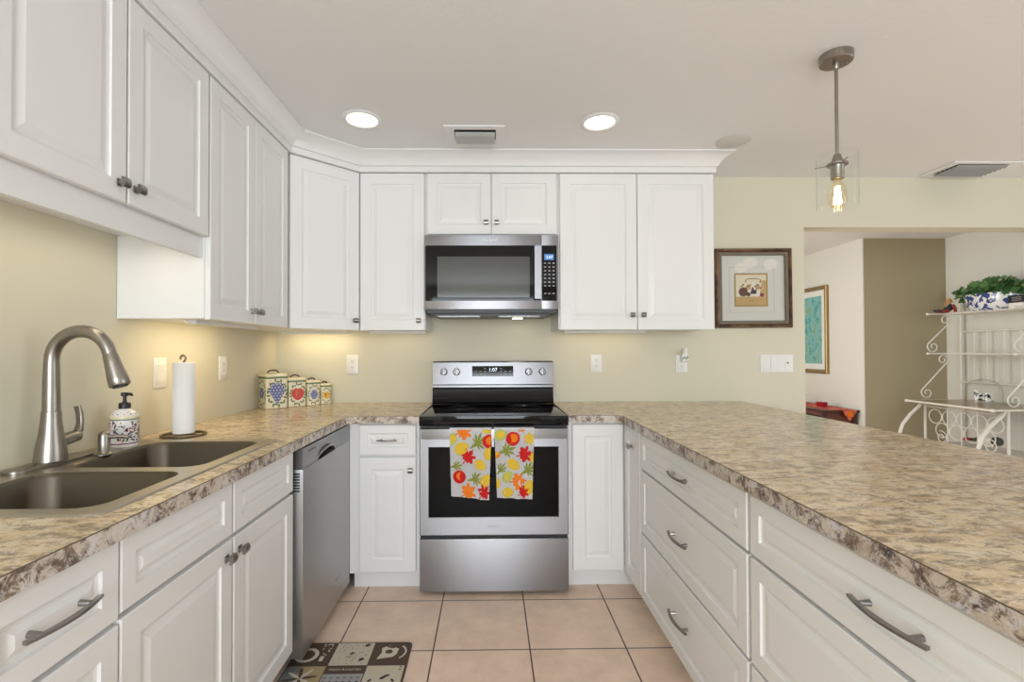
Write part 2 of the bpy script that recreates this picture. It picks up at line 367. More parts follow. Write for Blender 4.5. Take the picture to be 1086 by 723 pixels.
for y, kx in ((1.002, .424-.03), (1.437, .03)):
    drawer(lface(XD, y, .716), .425, .152, c, False, name='false_drawer_front'); door(lface(XD, y, ZB), .425, .592, c, (kx, .592-.045))
c = thing('narrow_base_cabinet', (-.53, 2.83, 0), 'narrow white cabinet between dishwasher and oven, one drawer above one door', 'cabinet', G1)
carcass(c, -.7285, -.3645, YBX, YB-.002); toekick(c, -.722, -.3645, 2.60, YB-.01)
drawer(front(-.675, YD, .711), .291, .155, c, L=.10, sw=.05); door(front(-.675, YD, ZB), .291, .588, c, (.291-.027, .588-.065), sw=.062)
c = thing('corner_base_cabinet', (.56, 2.8, 0), 'white corner cabinet right of the oven with two narrow doors meeting in the corner', 'cabinet', G1)
mb = MB(WHITE); mb.box(.4005, XPB, YBX, YB-.002, .10, CT0-.001); mb.box(XPB, 1.30, 2.245, YB-.002, .10, CT0-.001); mb.build('cabinet_box', c, smooth=0)
mb = MB(WHITE); mb.box(.4005, .79, 2.60, YB-.01, 0, .10); mb.box(.78, 1.28, 2.245, 2.60, 0, .10); mb.build('toe_kick', c, smooth=0)
door(front(.424, YD, ZB), .264, .752, c, sw=.062); door(rface(XP, 2.508, ZB), .255, .752, c, (.13, .665), sw=.062)
for i, (y1, lab) in enumerate(((2.236, 'white three-drawer cabinet in the middle of the peninsula beside the corner'), (1.294, 'white wide drawer cabinet at the near end of the peninsula by the right photo edge'))):
    c = thing('peninsula_drawer_cabinet', (1.0, y1-.46, 0), lab, 'cabinet', G1)
    carcass(c, XPB, 1.30, y1-.933, y1+.0075); toekick(c, .79, 1.28, y1-.933, y1+.0075)
    for z, h in ((.704, .158), (.416, .278), (ZB, .294)): drawer(rface(XP, y1, z), .925, h, c, L=.165)

# ------------------------------------------------------------------ worktops
def worktop(label, outer, holes, fronts):
    c = thing('countertop', (outer[0][0], outer[0][1], CT0), label, 'countertop', 'stone patterned laminate countertops')
    MB(LAM).holed(outer, holes, CT0+.002, CT1).build('worktop_slab', c, smooth=0)
    mb = MB(LAME); k = MB(KRAFT)
    for (a, b) in fronts:
        a, b = Vector((*a, 0)), Vector((*b, 0)); d = (b-a).normalized(); n = Vector((d.y, -d.x, 0)); F = Fr(a, d, (0, 0, 1), n); L = (b-a).length
        mb.box(-.0005, L+.0005, CT0, CT1-.0016, 0, .003, F=F); k.box(-.0005, L+.0005, CT1-.0016, CT1-.0002, 0, .0028, F=F)
    e = mb.build('front_edge', c, smooth=0); k.build('edge_seam', e, smooth=0)
    return c
XLc, XRc, YC, XP2 = -.7295, .672, 2.493, 1.627
SK = (-1.345, -.795, 1.0, 1.838)             # sink outline x0 x1 y0 y1
worktop('L-shaped beige and brown laminate countertop holding the sink, left of the oven',
        [(XL+.001, .66), (XLc, .66), (XLc, YC-.035), (XLc+.035, YC), (-.3645, YC), (-.3645, YB-.001), (XL+.001, YB-.001)],
        [rrect(SK[0]+.02, SK[1]-.02, SK[2]+.02, SK[3]-.02, .03)],
        [((XLc, .66), (XLc, YC-.035)), ((XLc, YC-.035), (XLc+.035, YC)), ((XLc+.035, YC), (-.3645, YC))])
worktop('wide beige and brown laminate peninsula countertop right of the oven',
        [(.4005, YC), (XRc-.032, YC), (XRc, YC-.045), (XRc, .30), (XP2, .30), (XP2, YB-.001), (.4005, YB-.001)], [],
        [((.4005, YC), (XRc-.032, YC)), ((XRc-.032, YC), (XRc, YC-.045)), ((XRc, YC-.045), (XRc, .30)), ((XRc, .30), (XP2, .30)), ((XP2, .30), (XP2, YB-.001))])
mb = MB(WALLP); mb.box(1.302, 1.36, .36, YB-.001, 0, CT0); struct(mb.build('wall_peninsula', smooth=0))

# ------------------------------------------------------------------ upper cabinets
G2 = 'white wall cabinets'
UX = -1.0312; UB = UX-.0205; YU = 2.7928; YUB = YU+.0205; Z0, Z1 = 1.365, 2.272
def ucar(parent, x0, x1, y0, y1, z0, z1): mb = MB(WHITE); mb.box(x0, x1, y0, y1, z0, z1); return mb.build('cabinet_box', parent, smooth=0)
c = thing('wall_cabinet', (-1.2, 1.39, 1.66), 'short white two-door wall cabinet with valance hung above the sink', 'cabinet', G2)
ucar(c, XL+.002, UB, .985, 1.797, 1.672, Z1+.001)
door(lface(UX, 1.0, 1.668), .389, .602, c, (.389-.028, .05)); door(lface(UX, 1.396, 1.668), .396, .602, c, (.028, .05))
mb = MB(WHITE); mb.box(UB-.026, UB-.006, .985, 1.797, 1.592, 1.672); mb.build('valance', c, smooth=0)
mb = MB(TRIMW); mb.box(-1.22, -1.14, 1.02, 1.74, 1.647, 1.671); b_ = mb.build('under_cabinet_lamp', c, smooth=0)
mb = MB(emis('sink_tube_light', (1, .86, .64), SINK_L)); mb.box(-1.21, -1.15, 1.04, 1.72, 1.643, 1.647); mb.build('lamp_diffuser', b_, smooth=0)
c = thing('wall_cabinet', (-1.2, 2.14, 1.365), 'tall white two-door wall cabinet on the left wall, between sink cabinet and angled corner cabinet', 'cabinet', G2)
ucar(c, XL+.002, UB, 1.799, 2.494, Z0+.004, Z1+.001)
door(lface(UX, 1.803, Z0), .339, .905, c, (.339-.026, .055)); door(lface(UX, 2.147, Z0), .341, .905, c, (.026, .055))
def under_lamp(c, F, L, k=1):          # v points to the wall: the lens is tilted towards it
    mb = MB(TRIMW); mb.prism([(0, 0), (.05, 0), (.05, -.004), (.012, -.015), (0, -.015)], 0, L, Fr(F.o, F.v, F.n, F.u)); b = mb.build('under_cabinet_lamp', c, smooth=0)
    mb = MB(emis('warm_strip', (1, .80, .46), UNDER_L*k)); G = Fr(F.o, F.v, F.n, F.u)
    mb.face([G.p(.049, -.0052, .006), G.p(.049, -.0052, L-.006), G.p(.0145, -.0146, L-.006), G.p(.0145, -.0146, .006)]); mb.build('lamp_diffuser', b, smooth=0)
under_lamp(c, Fr((-1.14, 1.90, Z0+.004), (0, 1, 0), (-1, 0, 0), (0, 0, 1)), .50, 3.4)
c = thing('wall_cabinet', (-1.1, 2.85, 1.365), 'angled white single-door wall cabinet across the left back corner', 'cabinet', G2)
A, B = Vector((UX, 2.517, Z0)), Vector((-.749, 2.790, Z0)); ud = (B-A).normalized(); nn = Vector((ud.y, -ud.x, 0)); FD = Fr(A, ud, (0, 0, 1), nn); LD = (B-A).length
P0 = FD.p(-.008, 0, -.0205); P1 = FD.p(LD+.004, 0, -.0205)
mb = MB(WHITE); mb.prism([(XL+.002, 2.4955), (UB, 2.4955), (P0.x, P0.y), (P1.x, P1.y), (-.7535, YUB), (-.7535, YB-.002), (XL+.002, YB-.002)], Z0+.004, Z1+.001); mb.build('cabinet_box', c, smooth=0)
door(FD, LD, .905, c, (LD-.03, .055), sw=.062)
under_lamp(c, Fr((-1.28, 3.0, Z0+.004), (1, 0, 0), (0, 1, 0), (0, 0, 1)), .40, 2.0)
c = thing('wall_cabinet', (-.56, 2.97, 1.365), 'narrow white single-door wall cabinet left of the microwave', 'cabinet', G2)
ucar(c, -.7525, -.3745, YUB, YB-.002, Z0+.004, Z1+.001); door(front(-.745, YU, Z0), .367, .905, c, (.367-.03, .055), sw=.062)
under_lamp(c, Fr((-.74, 3.0, Z0+.004), (1, 0, 0), (0, 1, 0), (0, 0, 1)), .34, .5)
c = thing('wall_cabinet', (.01, 2.97, 1.91), 'small white two-door wall cabinet directly above the microwave', 'cabinet', G2)
ucar(c, -.3735, .3955, YUB, YB-.002, 1.907, Z1+.001); door(front(-.361, YU, 1.918), .367, .352, c, (.367-.028, .065), sw=.056); door(front(.011, YU, 1.918), .374, .352, c, (.028, .065), sw=.056)
c = thing('wall_cabinet', (.85, 2.97, 1.365), 'wide white two-door wall cabinet right of the microwave', 'cabinet', G2)
ucar(c, .3965, 1.302, YUB, YB-.002, Z0+.004, Z1+.001); door(front(.404, YU, Z0), .446, .905, c, (.446-.03, .085), sw=.062); door(front(.854, YU, Z0), .446, .905, c, (.03, .085), sw=.062)
under_lamp(c, Fr((.46, 3.0, Z0+.004), (1, 0, 0), (0, 1, 0), (0, 0, 1)), .50, .55)
# frieze and crown moulding: one mitred sweep along the cabinet fronts and round the right end
path = [Vector((UX, .985, 0)), Vector((UX, 2.515, 0)), Vector((-.749, YU, 0)), Vector((1.302, YU, 0)), Vector((1.302, YB-.001, 0))]
def sweep(mb, prof):
    rings = []
    for i, p in enumerate(path):
        ns = []
        if i: d = (path[i]-path[i-1]).normalized(); ns.append(Vector((d.y, -d.x, 0)))
        if i < len(path)-1: d = (path[i+1]-path[i]).normalized(); ns.append(Vector((d.y, -d.x, 0)))
        n = ns[0] if len(ns) == 1 else (ns[0]+ns[1])/(1+ns[0].dot(ns[1]))
        rings.append([p+n*a+Vector((0, 0, z)) for a, z in prof])
    return mb.loops(rings, True, True)
fz = [(-.02, 2.2735), (.006, 2.2735), (.010, 2.277), (.010, 2.306), (-.02, 2.306)]
cz = [(-.02, 2.3065), (.014, 2.3065), (.020, 2.310), (.022, 2.316), (.030, 2.330), (.043, 2.346), (.061, 2.359), (.080, 2.368), (.088, 2.370), (.088, 2.379), (-.02, 2.379)]
struct(sweep(MB(WHITE), fz).build('trim_frieze', smooth=30)); struct(sweep(MB(WHITE), cz).build('trim_crown', smooth=30))

# ------------------------------------------------------------------ ceiling fixtures
CANM = emis('lamp_disc', (1, .90, .78), CAN_L)
def can(x, y, label):
    c = thing('recessed_light', (x, y, ZC), label, 'ceiling light', 'recessed ceiling lights')
    MB(TRIMW).lathe([(.075, -.001), (.096, -.001), (.097, -.004), (.088, -.009), (.078, -.011), (.072, -.007), (.070, -.003)], (x, y, ZC), 36).build('trim_ring', c)
    MB(CANM).lathe([(.069, -.004), (.069, -.006), (.05, -.007), (0, -.0075)], (x, y, ZC), 36).build('lens', c)
can(-.622, 2.365, 'round recessed ceiling light on the left, in front of the angled corner cabinet')
can(.545, 2.384, 'round recessed ceiling light on the right, in front of the wide wall cabinet')
for x, y, n in ((-.62, .45, 'left'), (.55, .45, 'right')): can(x, y, 'round recessed ceiling light at the near end of the kitchen, on the %s' % n)
c = thing('ceiling_vent', (-.08, 2.52, ZC), 'white ceiling vent with grey louvres between the two recessed lights', 'vent')
mb = MB(TRIMW); o_, i_ = (-.232, .078, 2.425, 2.632), (-.182, .032, 2.462, 2.592)
mb.holed([(o_[0], o_[2]), (o_[1], o_[2]), (o_[1], o_[3]), (o_[0], o_[3])], [[(i_[0], i_[2]), (i_[1], i_[2]), (i_[1], i_[3]), (i_[0], i_[3])]], ZC-.008, ZC-.001); mb.build('vent_frame', c, smooth=0)
mb = MB(DARK); mb.box(i_[0], i_[1], i_[2], i_[3], ZC-.0015, ZC-.0008); mb.build('vent_opening', c, smooth=0)
LOUV = mat('grey_louvre', (.50, .51, .50), .4); LOUD = mat('dark_louvre', (.30, .31, .31), .4)
for k in range(4):
    y = i_[2]+.018+k*.031; mb = MB(LOUV); mb.prism([(0, .012), (.023, 0), (.023, .002), (0, .014)], i_[0]+.004, i_[1]-.004, Fr((0, y, ZC-.026), (0, 1, 0), (0, 0, 1), (1, 0, 0))); mb.build('slat', c, smooth=0)
c = thing('ceiling_vent', (3.0, 2.99, ZC), 'white ceiling air vent with grey louvres near the right header wall', 'vent')
vx0, vx1, vy0, vy1 = 2.80, 3.22, 2.87, 3.11
mb = MB(TRIMW); mb.holed([(vx0, vy0), (vx1, vy0), (vx1, vy1), (vx0, vy1)], [[(vx0+.05, vy0+.03), (vx1-.05, vy0+.03), (vx1-.05, vy1-.03), (vx0+.05, vy1-.03)]], ZC-.008, ZC-.001); mb.build('vent_frame', c, smooth=0)
mb = MB(DARK); mb.box(vx0+.05, vx1-.05, vy0+.03, vy1-.03, ZC-.0015, ZC-.0008); mb.build('vent_opening', c, smooth=0)
for k in range(6):
    y = vy0+.036+k*.029; mb = MB(LOUD); mb.prism([(0, .012), (.019, 0), (.019, .002), (0, .014)], vx0+.054, vx1-.054, Fr((0, y, ZC-.024), (0, 1, 0), (0, 0, 1), (1, 0, 0))); mb.build('slat', c, smooth=0)
mb = MB(mat('cover_plate_paint', (.66, .645, .615), .9)); mb.lathe([(.088, -.001), (.088, -.003), (.08, -.006), (.0, -.0065)], (1.324, 2.604, ZC), 36)
tag(mb.build('ceiling_cover_plate'), 'flat round ceiling cover plate above the right end of the crown moulding', 'cover plate')
# pendant
px, py = 1.333, 1.836
c = thing('pendant_lamp', (px, py, 1.78), 'nickel pendant lamp with clear glass cylinder and glowing filament bulb over the peninsula', 'pendant lamp')
mb = MB(NICK); mb.lathe([(.057, -.001), (.057, -.029), (.054, -.032), (0, -.033)], (px, py, ZC), 40)
for s in (-1, 1): mb.lathe([(.006, -.032), (.006, -.036), (.003, -.038)], (px+s*.032, py-.012, ZC), 10)
mb.lathe([(.011, -.032), (.011, -.045), (.007, -.055)], (px, py, ZC), 14); mb.build('canopy', c)
mb = MB(NICK); mb.lathe([(.0062, 2.336), (.0062, 1.995)], (px, py, 0), 12); mb.build('rod', c)
mb = MB(NICK); mb.lathe([(.0065, 1.998), (.012, 1.994), (.019, 1.972), (.021, 1.968), (.021, 1.962), (.036, 1.960), (.036, 1.953), (.024, 1.951), (.0225, 1.94), (.0225, 1.902), (.020, 1.900), (.0, 1.900)], (px, py, 0), 24)
for a in (.35, .35+2*PI/3, .35+4*PI/3): mb.tube([(px+.02*math.cos(a), py+.02*math.sin(a), 1.957), (px+.073*math.cos(a), py+.073*math.sin(a), 1.957)], .0022, 6)
mb.build('socket', c)
MB(GLASS).loops([[(px+r*math.cos(2*PI*k/48), py+r*math.sin(2*PI*k/48), z) for k in range(48)] for r, z in ((.068, 1.792), (.068, 1.995))], False, False).build('glass_shade', c)
b_ = MB(thin_glass('bulb_glass', (1, .93, .80))).lathe([(.013, 1.899), (.015, 1.89), (.026, 1.862), (.032, 1.838), (.031, 1.815), (.022, 1.796), (.008, 1.789), (0, 1.788)], (px, py, 0), 24).build('bulb', c)
mb = MB(emis('filament_glow', (1, .68, .30), PENDANT_L))
for k in range(6):
    a = k*PI/3; mb.tube([(px+.007*math.cos(a), py+.007*math.sin(a), 1.872), (px+.013*math.cos(a), py+.013*math.sin(a), 1.806)], .0016, 6)
mb.build('filament', b_)

# ------------------------------------------------------------------ range
c = thing('electric_range', (.017, 2.8, 0), 'stainless steel electric range with black glass cooktop between the base cabinets', 'range')
rx0, rx1 = -.361, .397; RF = 2.483
mb = MB(STEELV); mb.box(rx0+.001, rx1-.001, RF+.044, 3.10, .045, .862); mb.build('range_body', c, smooth=0)
for x in (rx0+.05, rx1-.05):
    for y in (RF+.09, 3.0): MB(BLKP).lathe([(.018, 0), (.018, .01), (.012, .012), (.012, .05)], (x, y, 0), 14).build('foot', c)
mb = MB(BLKP); mb.box(rx0+.004, rx1-.004, RF+.02, RF+.044, .29, .862); mb.build('dark_gap', c, smooth=0)
mb = MB(STEEL); mb.box(rx0, rx1, RF, RF+.043, .024, .290, .004); mb.build('storage_drawer', c)
dr = MB(STEEL); F = front(0, RF, 0)
dr.loops([[F.p(x, z, n) for x, z in ((rx0+i, .307+i), (rx1-i, .307+i), (rx1-i, .852-i), (rx0+i, .852-i))] for i, n in ((0, -.02), (0, -.004), (.004, 0))], True, False)
wx0, wx1, wz0, wz1 = -.316, .348, .399, .757
L1 = [F.p(x, z, 0) for x, z in ((rx0+.004, .311), (rx1-.004, .311), (rx1-.004, .848), (rx0+.004, .848))]; L2 = [F.p(x, z, 0) for x, z in ((wx0, wz0), (wx1, wz0), (wx1, wz1), (wx0, wz1))]; L3 = [F.p(x, z, -.003) for x, z in ((wx0+.003, wz0+.003), (wx1-.003, wz0+.003), (wx1-.003, wz1-.003), (wx0+.003, wz1-.003))]
dr.loops([L1, L2, L3], False, True); dr.text(F, 'Whirlpool', .017, .017, .352, .0006, mat('steel_logo', (.25, .25, .26), .4, 1)); d = dr.build('oven_door', c, smooth=20)
mb = MB(BLKO); mb.box(wx0+.003, wx1-.003, wz0+.003, wz1-.003, -.003, -.0012, F=F); mb.build('oven_window', d, smooth=0)
mb = MB(STEEL); mb.box(-.345, .383, 2.430, 2.442, .806, .856, .004)
for x in (-.338, .354): mb.box(x, x+.022, 2.442, RF+.001, .815, .847, .003)
mb.build('door_handle', d)
mb = MB(BLK); mb.box(rx0-.002, rx1+.002, RF-.006, 3.03, .864, .914, .006); ct = mb.build('cooktop', c)
RING = mat('burner_print', (.06, .06, .062), .12)
for x, y, r in ((-.17, 2.64, .105), (.20, 2.64, .085), (-.17, 2.88, .075), (.20, 2.88, .105)):
    MB(RING).lathe([(r, .9142), (r+.004, .9142), (r+.004, .9145), (r, .9145), (r, .9142)], (x, y, 0), 40, cap=False).build('burner_ring', ct, smooth=0)
for x in (rx0-.001, rx1-.003): MB(STEEL).box(x, x+.004, RF+.01, 3.03, .9142, .917).build('side_trim', ct, smooth=0)
mb = MB(BLK); GP = [(3.10, .914), (3.045, .914), (3.040, .925), (3.055, .955), (3.058, 1.0), (3.062, 1.014), (3.10, 1.014)]
mb.loops([[(x, y, z) for y, z in GP] for x in (rx0-.001, rx1-.001)]); mb.build('black_riser', c, smooth=40)
mb = MB(STEEL); GP = [(3.13, 1.013), (3.052, 1.013), (3.047, 1.018), (3.047, 1.030), (3.055, 1.036), (3.070, 1.172), (3.076, 1.180), (3.13, 1.180)]
mb.loops([[(x, y, z) for y, z in GP] for x in (rx0, rx1)]); bg = mb.build('control_panel', c, smooth=25)
FG = Fr((.017, 3.055, 1.036), (1, 0, 0), (0, .109, .994), (0, -.994, .109))
mb = MB(BLK); mb.box(-.131, .128, .050, .114, .0004, .003, F=FG)
LCD = emis('display_digits', (.75, .85, 1), 1.6); BTN = mat('button_print', (.55, .55, .55), .5)
mb.text(FG, '1:07', .032, .0, .090, .0036, LCD)
for r_ in range(3):
    for k in (-.108, -.078, -.05, .05, .078, .108):
        if r_ < 2 or abs(k) < .06: mb.box(k-.007, k+.007, .062+r_*.018-.002, .062+r_*.018+.001, .003, .0034, m=BTN, F=FG)
mb.build('display', bg, smooth=0)
for x in (-.309, -.229, .225, .312):
    mb = MB(STEEL, BLKP); Fk = Fr(FG.p(x, .078), FG.u, FG.v, FG.n)
    mb.lathe([(.0235, .0003), (.0235, .004), (.020, .006), (.019, .022), (.0165, .025), (0, .0255)], n=28, F=Fk); mb.box(-.0065, .0065, -.022, .022, .020, .036, .002, F=Fk); mb.build('knob', bg)

# ------------------------------------------------------------------ towels with autumn leaves
TW = mat('towel_cotton', (.96, .945, .95), .95, spec=.1)
LC = dict(r=mat('leaf_red', (.55, .02, .02), .9, spec=.1), o=mat('leaf_orange', (.80, .20, .02), .9, spec=.1), y=mat('leaf_yellow', (.70, .47, .05), .9, spec=.1),
          g=mat('leaf_olive', (.25, .27, .05), .9, spec=.1), l=mat('leaf_lime', (.44, .48, .14), .9, spec=.1), d=mat('leaf_crimson', (.40, .015, .03), .9, spec=.1))
def maple(s, rot, n=5):
    if n == 7:                                        # palmate leaf with long narrow fingers on a stalk
        P = []
        for i, L in enumerate((.62, .85, 1.05, 1.2, 1.05, .85, .62)):
            a = rot-1.75+i*.583
            P += [(s*.26*math.cos(a-.29), s*.26*math.sin(a-.29)), (s*L*.62*math.cos(a-.20), s*L*.62*math.sin(a-.20)), (s*L*math.cos(a), s*L*math.sin(a)), (s*L*.62*math.cos(a+.20), s*L*.62*math.sin(a+.20))]
        return P + [(s*.22*math.cos(rot+2.1), s*.22*math.sin(rot+2.1)), (s*.8*math.cos(rot+PI-.04), s*.8*math.sin(rot+PI-.04)), (s*.8*math.cos(rot+PI+.04), s*.8*math.sin(rot+PI+.04)), (s*.22*math.cos(rot-2.1), s*.22*math.sin(rot-2.1))]
    P = []                                            # broad maple leaf
    for a, r in ((0, 1.15), (.16, .78), (.30, .86), (.42, .50), (.62, .78), (.80, .98), (.98, .92), (1.08, .58), (1.32, .66), (1.62, .80), (1.9, .74), (2.05, .46), (2.5, .56), (2.85, .36)):
        P.append((a, r))
    Q = P + [(3.02, .40), (3.06, .8)] + [(-3.06, .8), (-3.02, .40)] + [(-a, r) for a, r in P[:0:-1]]
    return [(s*r*math.cos(rot+a), s*r*math.sin(rot+a)) for a, r in Q]
def oval(s, rot, q=.75, tip=.2):
    P = []
    for k in range(18):
        a = 2*PI*k/18; x = s*math.cos(a)*(1+tip*max(0, math.cos(a))**6); y = s*q*math.sin(a); P.append((x*math.cos(rot)-y*math.sin(rot), x*math.sin(rot)+y*math.cos(rot)))
    return P
def towel(x0, x1, b0, b1, zb0, zb1, motifs, label, fold):
    zt = .8575; W = x1-x0; rows = 26; cols = 22
    def surf(u, v, off=0):                       # u across 0..1, v down 0..1
        t = 1-v; xl = x0*t+b0*v; xr = x1*t+b1*v; zb = zb0+(zb1-zb0)*u
        x = xl+(xr-xl)*u; z = zt+.006-(zt+.006-zb)*v
        y = 2.4265-.006*v*(.5+.5*math.sin(u*9+fold)) - .004*v*math.sin(u*17+fold*2) - off
        if v < .03: y += (1-v/.03)*.004
        return Vector((x, y, z))
    mb = MB(TW)
    G = [[surf(i/cols, j/rows) for i in range(cols+1)] for j in range(rows+1)]
    B = []
    for z in (zt+.006, zt-.02, zt-.12, zt-.25):   # the half that hangs behind the bar
        B.append([Vector((g.x, 2.447 if z < zt else 2.444, z)) for g in G[0]])
    allr = B[::-1]+G
    V = [[mb.bm.verts.new(p) for p in r] for r in allr]
    for a, b in zip(V, V[1:]):
        for i in range(cols): mb.bm.faces.new((a[i], a[i+1], b[i+1], b[i]))
    th = bmesh.ops.solidify(mb.bm, geom=mb.bm.faces[:], thickness=.0022)
    H = zt-zb0
    for kind, col, u, v, s, rot in motifs:
        s *= 1.12
        out = maple(s, rot) if kind == 'm' else maple(s, rot, 7) if kind == 'f' else oval(s, rot, .8 if kind == 'o' else .95, .15 if kind == 'o' else .05)
        big = []
        for k in range(len(out)):                 # subdivide so the motif follows the folds
            a, b = out[k], out[(k+1) % len(out)]; big += [a, ((a[0]+b[0])/2, (a[1]+b[1])/2)]
        h = .0016+random.random()*.0004
        def f(a, b): return surf(min(max(a, 0), 1), min(max(b, .03), .995), h)
        mb.star(None, u, v, [(u+p/W, v-q/H) for p, q in big], m=LC[col], f=f)
        if kind == 'o' or kind == 'c':
            mb.star(None, u+.02, v-.01, [(u+.02+p*.6/W, v-.01-q*.6/H) for p, q in big], m=LC['y' if col in 'ol' else 'o' if col == 'r' else 'y'], f=lambda a, b: surf(min(max(a, 0), 1), min(max(b, .03), .995), h+.0002))
    o = mb.build('dish_towel', weld=False, smooth=60); tag(o, label, 'towel', 'autumn leaf towels on the oven handle')
towel(-.204, .006, -.195, -.008, .527, .503, [('m', 'o', .30, .06, .046, .4), ('o', 'l', .06, .17, .026, 1.2), ('o', 'y', .27, .30, .032, .5), ('f', 'g', .66, .22, .050, .6), ('c', 'r', .95, .19, .030, 0), ('m', 'r', .42, .43, .042, .9),
      ('o', 'y', .74, .52, .027, -.3), ('o', 'y', .95, .36, .028, 1.3), ('f', 'g', .12, .56, .032, .2), ('c', 'r', .22, .71, .030, .2), ('f', 'g', .60, .73, .042, .2), ('o', 'y', .88, .74, .028, .9), ('m', 'o', .42, .93, .046, .6), ('m', 'r', .84, .91, .038, .9), ('o', 'y', .9, .02, .024, 0)],
      'autumn leaf dish towel on the left of the oven door handle', .3)
towel(.019, .219, .032, .207, .516, .507, [('o', 'l', .13, .11, .030, .3), ('c', 'r', .46, .16, .032, .5), ('m', 'o', .70, .02, .026, 1.8), ('m', 'y', .86, .17, .034, .7), ('f', 'g', .26, .33, .046, .3), ('m', 'r', .73, .38, .043, .2),
      ('o', 'y', .46, .52, .029, -.5), ('f', 'g', .84, .60, .044, .5), ('f', 'g', .12, .60, .034, .9), ('o', 'l', .30, .70, .028, .7), ('m', 'o', .56, .76, .046, .1), ('o', 'y', .90, .84, .030, 1.3), ('m', 'r', .72, .91, .034, .5), ('o', 'y', .30, .92, .027, .1), ('o', 'o', .02, .39, .018, .2), ('o', 'y', .02, .8, .02, 1.4), ('o', 'y', .97, .42, .02, 1.5)],
      'autumn leaf dish towel on the right of the oven door handle', 2.1)

# ------------------------------------------------------------------ microwave
c = thing('microwave', (.008, 2.95, 1.45), 'stainless over-the-range microwave with black glass door under the small wall cabinet', 'microwave')
MF = 2.75; mx0, mx1 = -.371, .389; F = front(0, MF, 0)
mb = MB(STEELV); mb.box(mx0+.002, mx1-.002, MF+.03, YB-.002, 1.482, 1.904); mb.build('microwave_body', c, smooth=0)
mb = MB(BLKP); mb.box(mx0+.012, mx1-.012, MF+.012, YB-.003, 1.462, 1.4815); mb.box(mx0+.05, mx1-.05, MF+.05, YB-.05, 1.448, 1.462)
for k in range(2): mb.box(-.30+k*.35, -.06+k*.35, MF+.06, MF+.2, 1.445, 1.448, m=STEELV)
mb.build('vent_underside', c, smooth=0)
mb = MB(emis('cooktop_lamp', (1, .85, .6), 8)); mb.box(.14, .20, 2.98, 3.03, 1.444, 1.4475); mb.build('cooktop_lamp', c, smooth=0)
d = MB(STEEL).box(mx0, .2905, MF, MF+.028, 1.482, 1.903, .003); d.text(F, 'Whirlpool', .022, -.005, 1.876, .0008, mat('pale_logo', (.75, .75, .75), .4)); d = d.build('microwave_door', c)
mb = MB(BLK); mb.loops([[F.p(x, z, h) for x, z in rrect(-.365, .2885, 1.529, 1.843, .008, 3)] for h in (-.002, .0025, .003)]); mb.build('door_glass', d, smooth=20)
mb = MB(MESHG); mb.loops([[F.p(x, z, h) for x, z in rrect(-.298, .225, 1.548, 1.780, .006, 3)] for h in (.003, .0034)]); mb.build('door_window', d, smooth=0)
mb = MB(STEEL); mb.loops([[F.p(x, z, h) for x, z in rrect(.250, .288, 1.536, 1.834, .005, 3)] for h in (.024, .040, .043)])
for z in (1.56, 1.79): mb.box(.258, .280, z, z+.022, .002, .026, F=F)
mb.build('door_handle', d, smooth=30)
p_ = MB(STEEL).box(.2925, mx1, MF, MF+.028, 1.482, 1.903, .003).build('control_panel', c)
mb = MB(BLK); mb.loops([[F.p(x, z, h) for x, z in rrect(.294, .379, 1.529, 1.843, .006, 3)] for h in (-.002, .0025, .003)])
mb.box(.308, .362, 1.760, 1.794, .003, .0035, m=emis('blue_display', (.12, .28, .62), .9), F=F); mb.text(F, '5:07', .022, .338, 1.776, .0042, LCD)
for r_ in range(9):
    for k in range(3):
        if r_ != 7: x = .312+k*.024; z = 1.742-r_*.0215; mb.box(x-.005, x+.006, z-.0022, z+.0022, .003, .0035, m=BTN, F=F)
mb.build('keypad', p_, smooth=0)

# ------------------------------------------------------------------ dishwasher
c = thing('dishwasher', (-1.0, 2.2, 0), 'stainless steel dishwasher with pocket handle under the left countertop', 'dishwasher')
DX = XLc+.0005; dy0, dy1 = 1.905, 2.531
mb = MB(STEELV); mb.box(XL+.05, DX-.062, dy0+.004, dy1-.004, .06, CT0-.004); mb.build('tub_body', c, smooth=0)
mb = MB(BLKP); mb.box(XL+.05, -.83, dy0+.004, dy1-.004, 0, .06); mb.build('kick_plate', c, smooth=0)
F = lface(DX, 0, 0)
mb = MB(DWST); mb.box(DX-.06, DX, dy0, dy1, .055, .786, .003)
mb.text(Fr((DX, 2.33, .17), (0, 1, 0), (0, 0, 1), (1, 0, 0)), 'Whirlpool', .018, 0, 0, .0006, mat('dw_logo', (.08, .08, .08), .4)); dd = mb.build('dishwasher_door', c)
CTRL = steel('control_strip_steel', (.30, .30, .31), .3, (40, 1, 40))
hy0, hy1 = 2.06, 2.30
mb = MB(CTRL)
pts = []
for k in range(13): t = k/12; pts.append((hy0+(hy1-hy0)*t, .787+.034*math.sin(PI*t)**.6))
prof = [(dy0, .787)]+pts+[(dy1, .787), (dy1, .868), (dy0, .868)]
half = len(prof)
for a, b in ((0, -.055), ):
    k = mb.mi(None)
    for h in (0.0, -.055):
        for i in range(1, 13): mb.face([F.p(*prof[i], h), F.p(*prof[i+1], h), F.p(prof[i+1][0], .868, h), F.p(prof[i][0], .868, h)])
        mb.face([F.p(dy0, .787, h), F.p(hy0, .787, h), F.p(hy0, .868, h), F.p(dy0, .868, h)]); mb.face([F.p(hy1, .787, h), F.p(dy1, .787, h), F.p(dy1, .868, h), F.p(hy1, .868, h)])
    mb.loops([[F.p(*q, 0) for q in prof], [F.p(*q, -.055) for q in prof]], False, False)
for k in range(6): mb.disc(F, dy0+.06+k*.014, .848, .004, h=.0006, m=DARK)
s_ = mb.build('control_strip', dd, smooth=30)
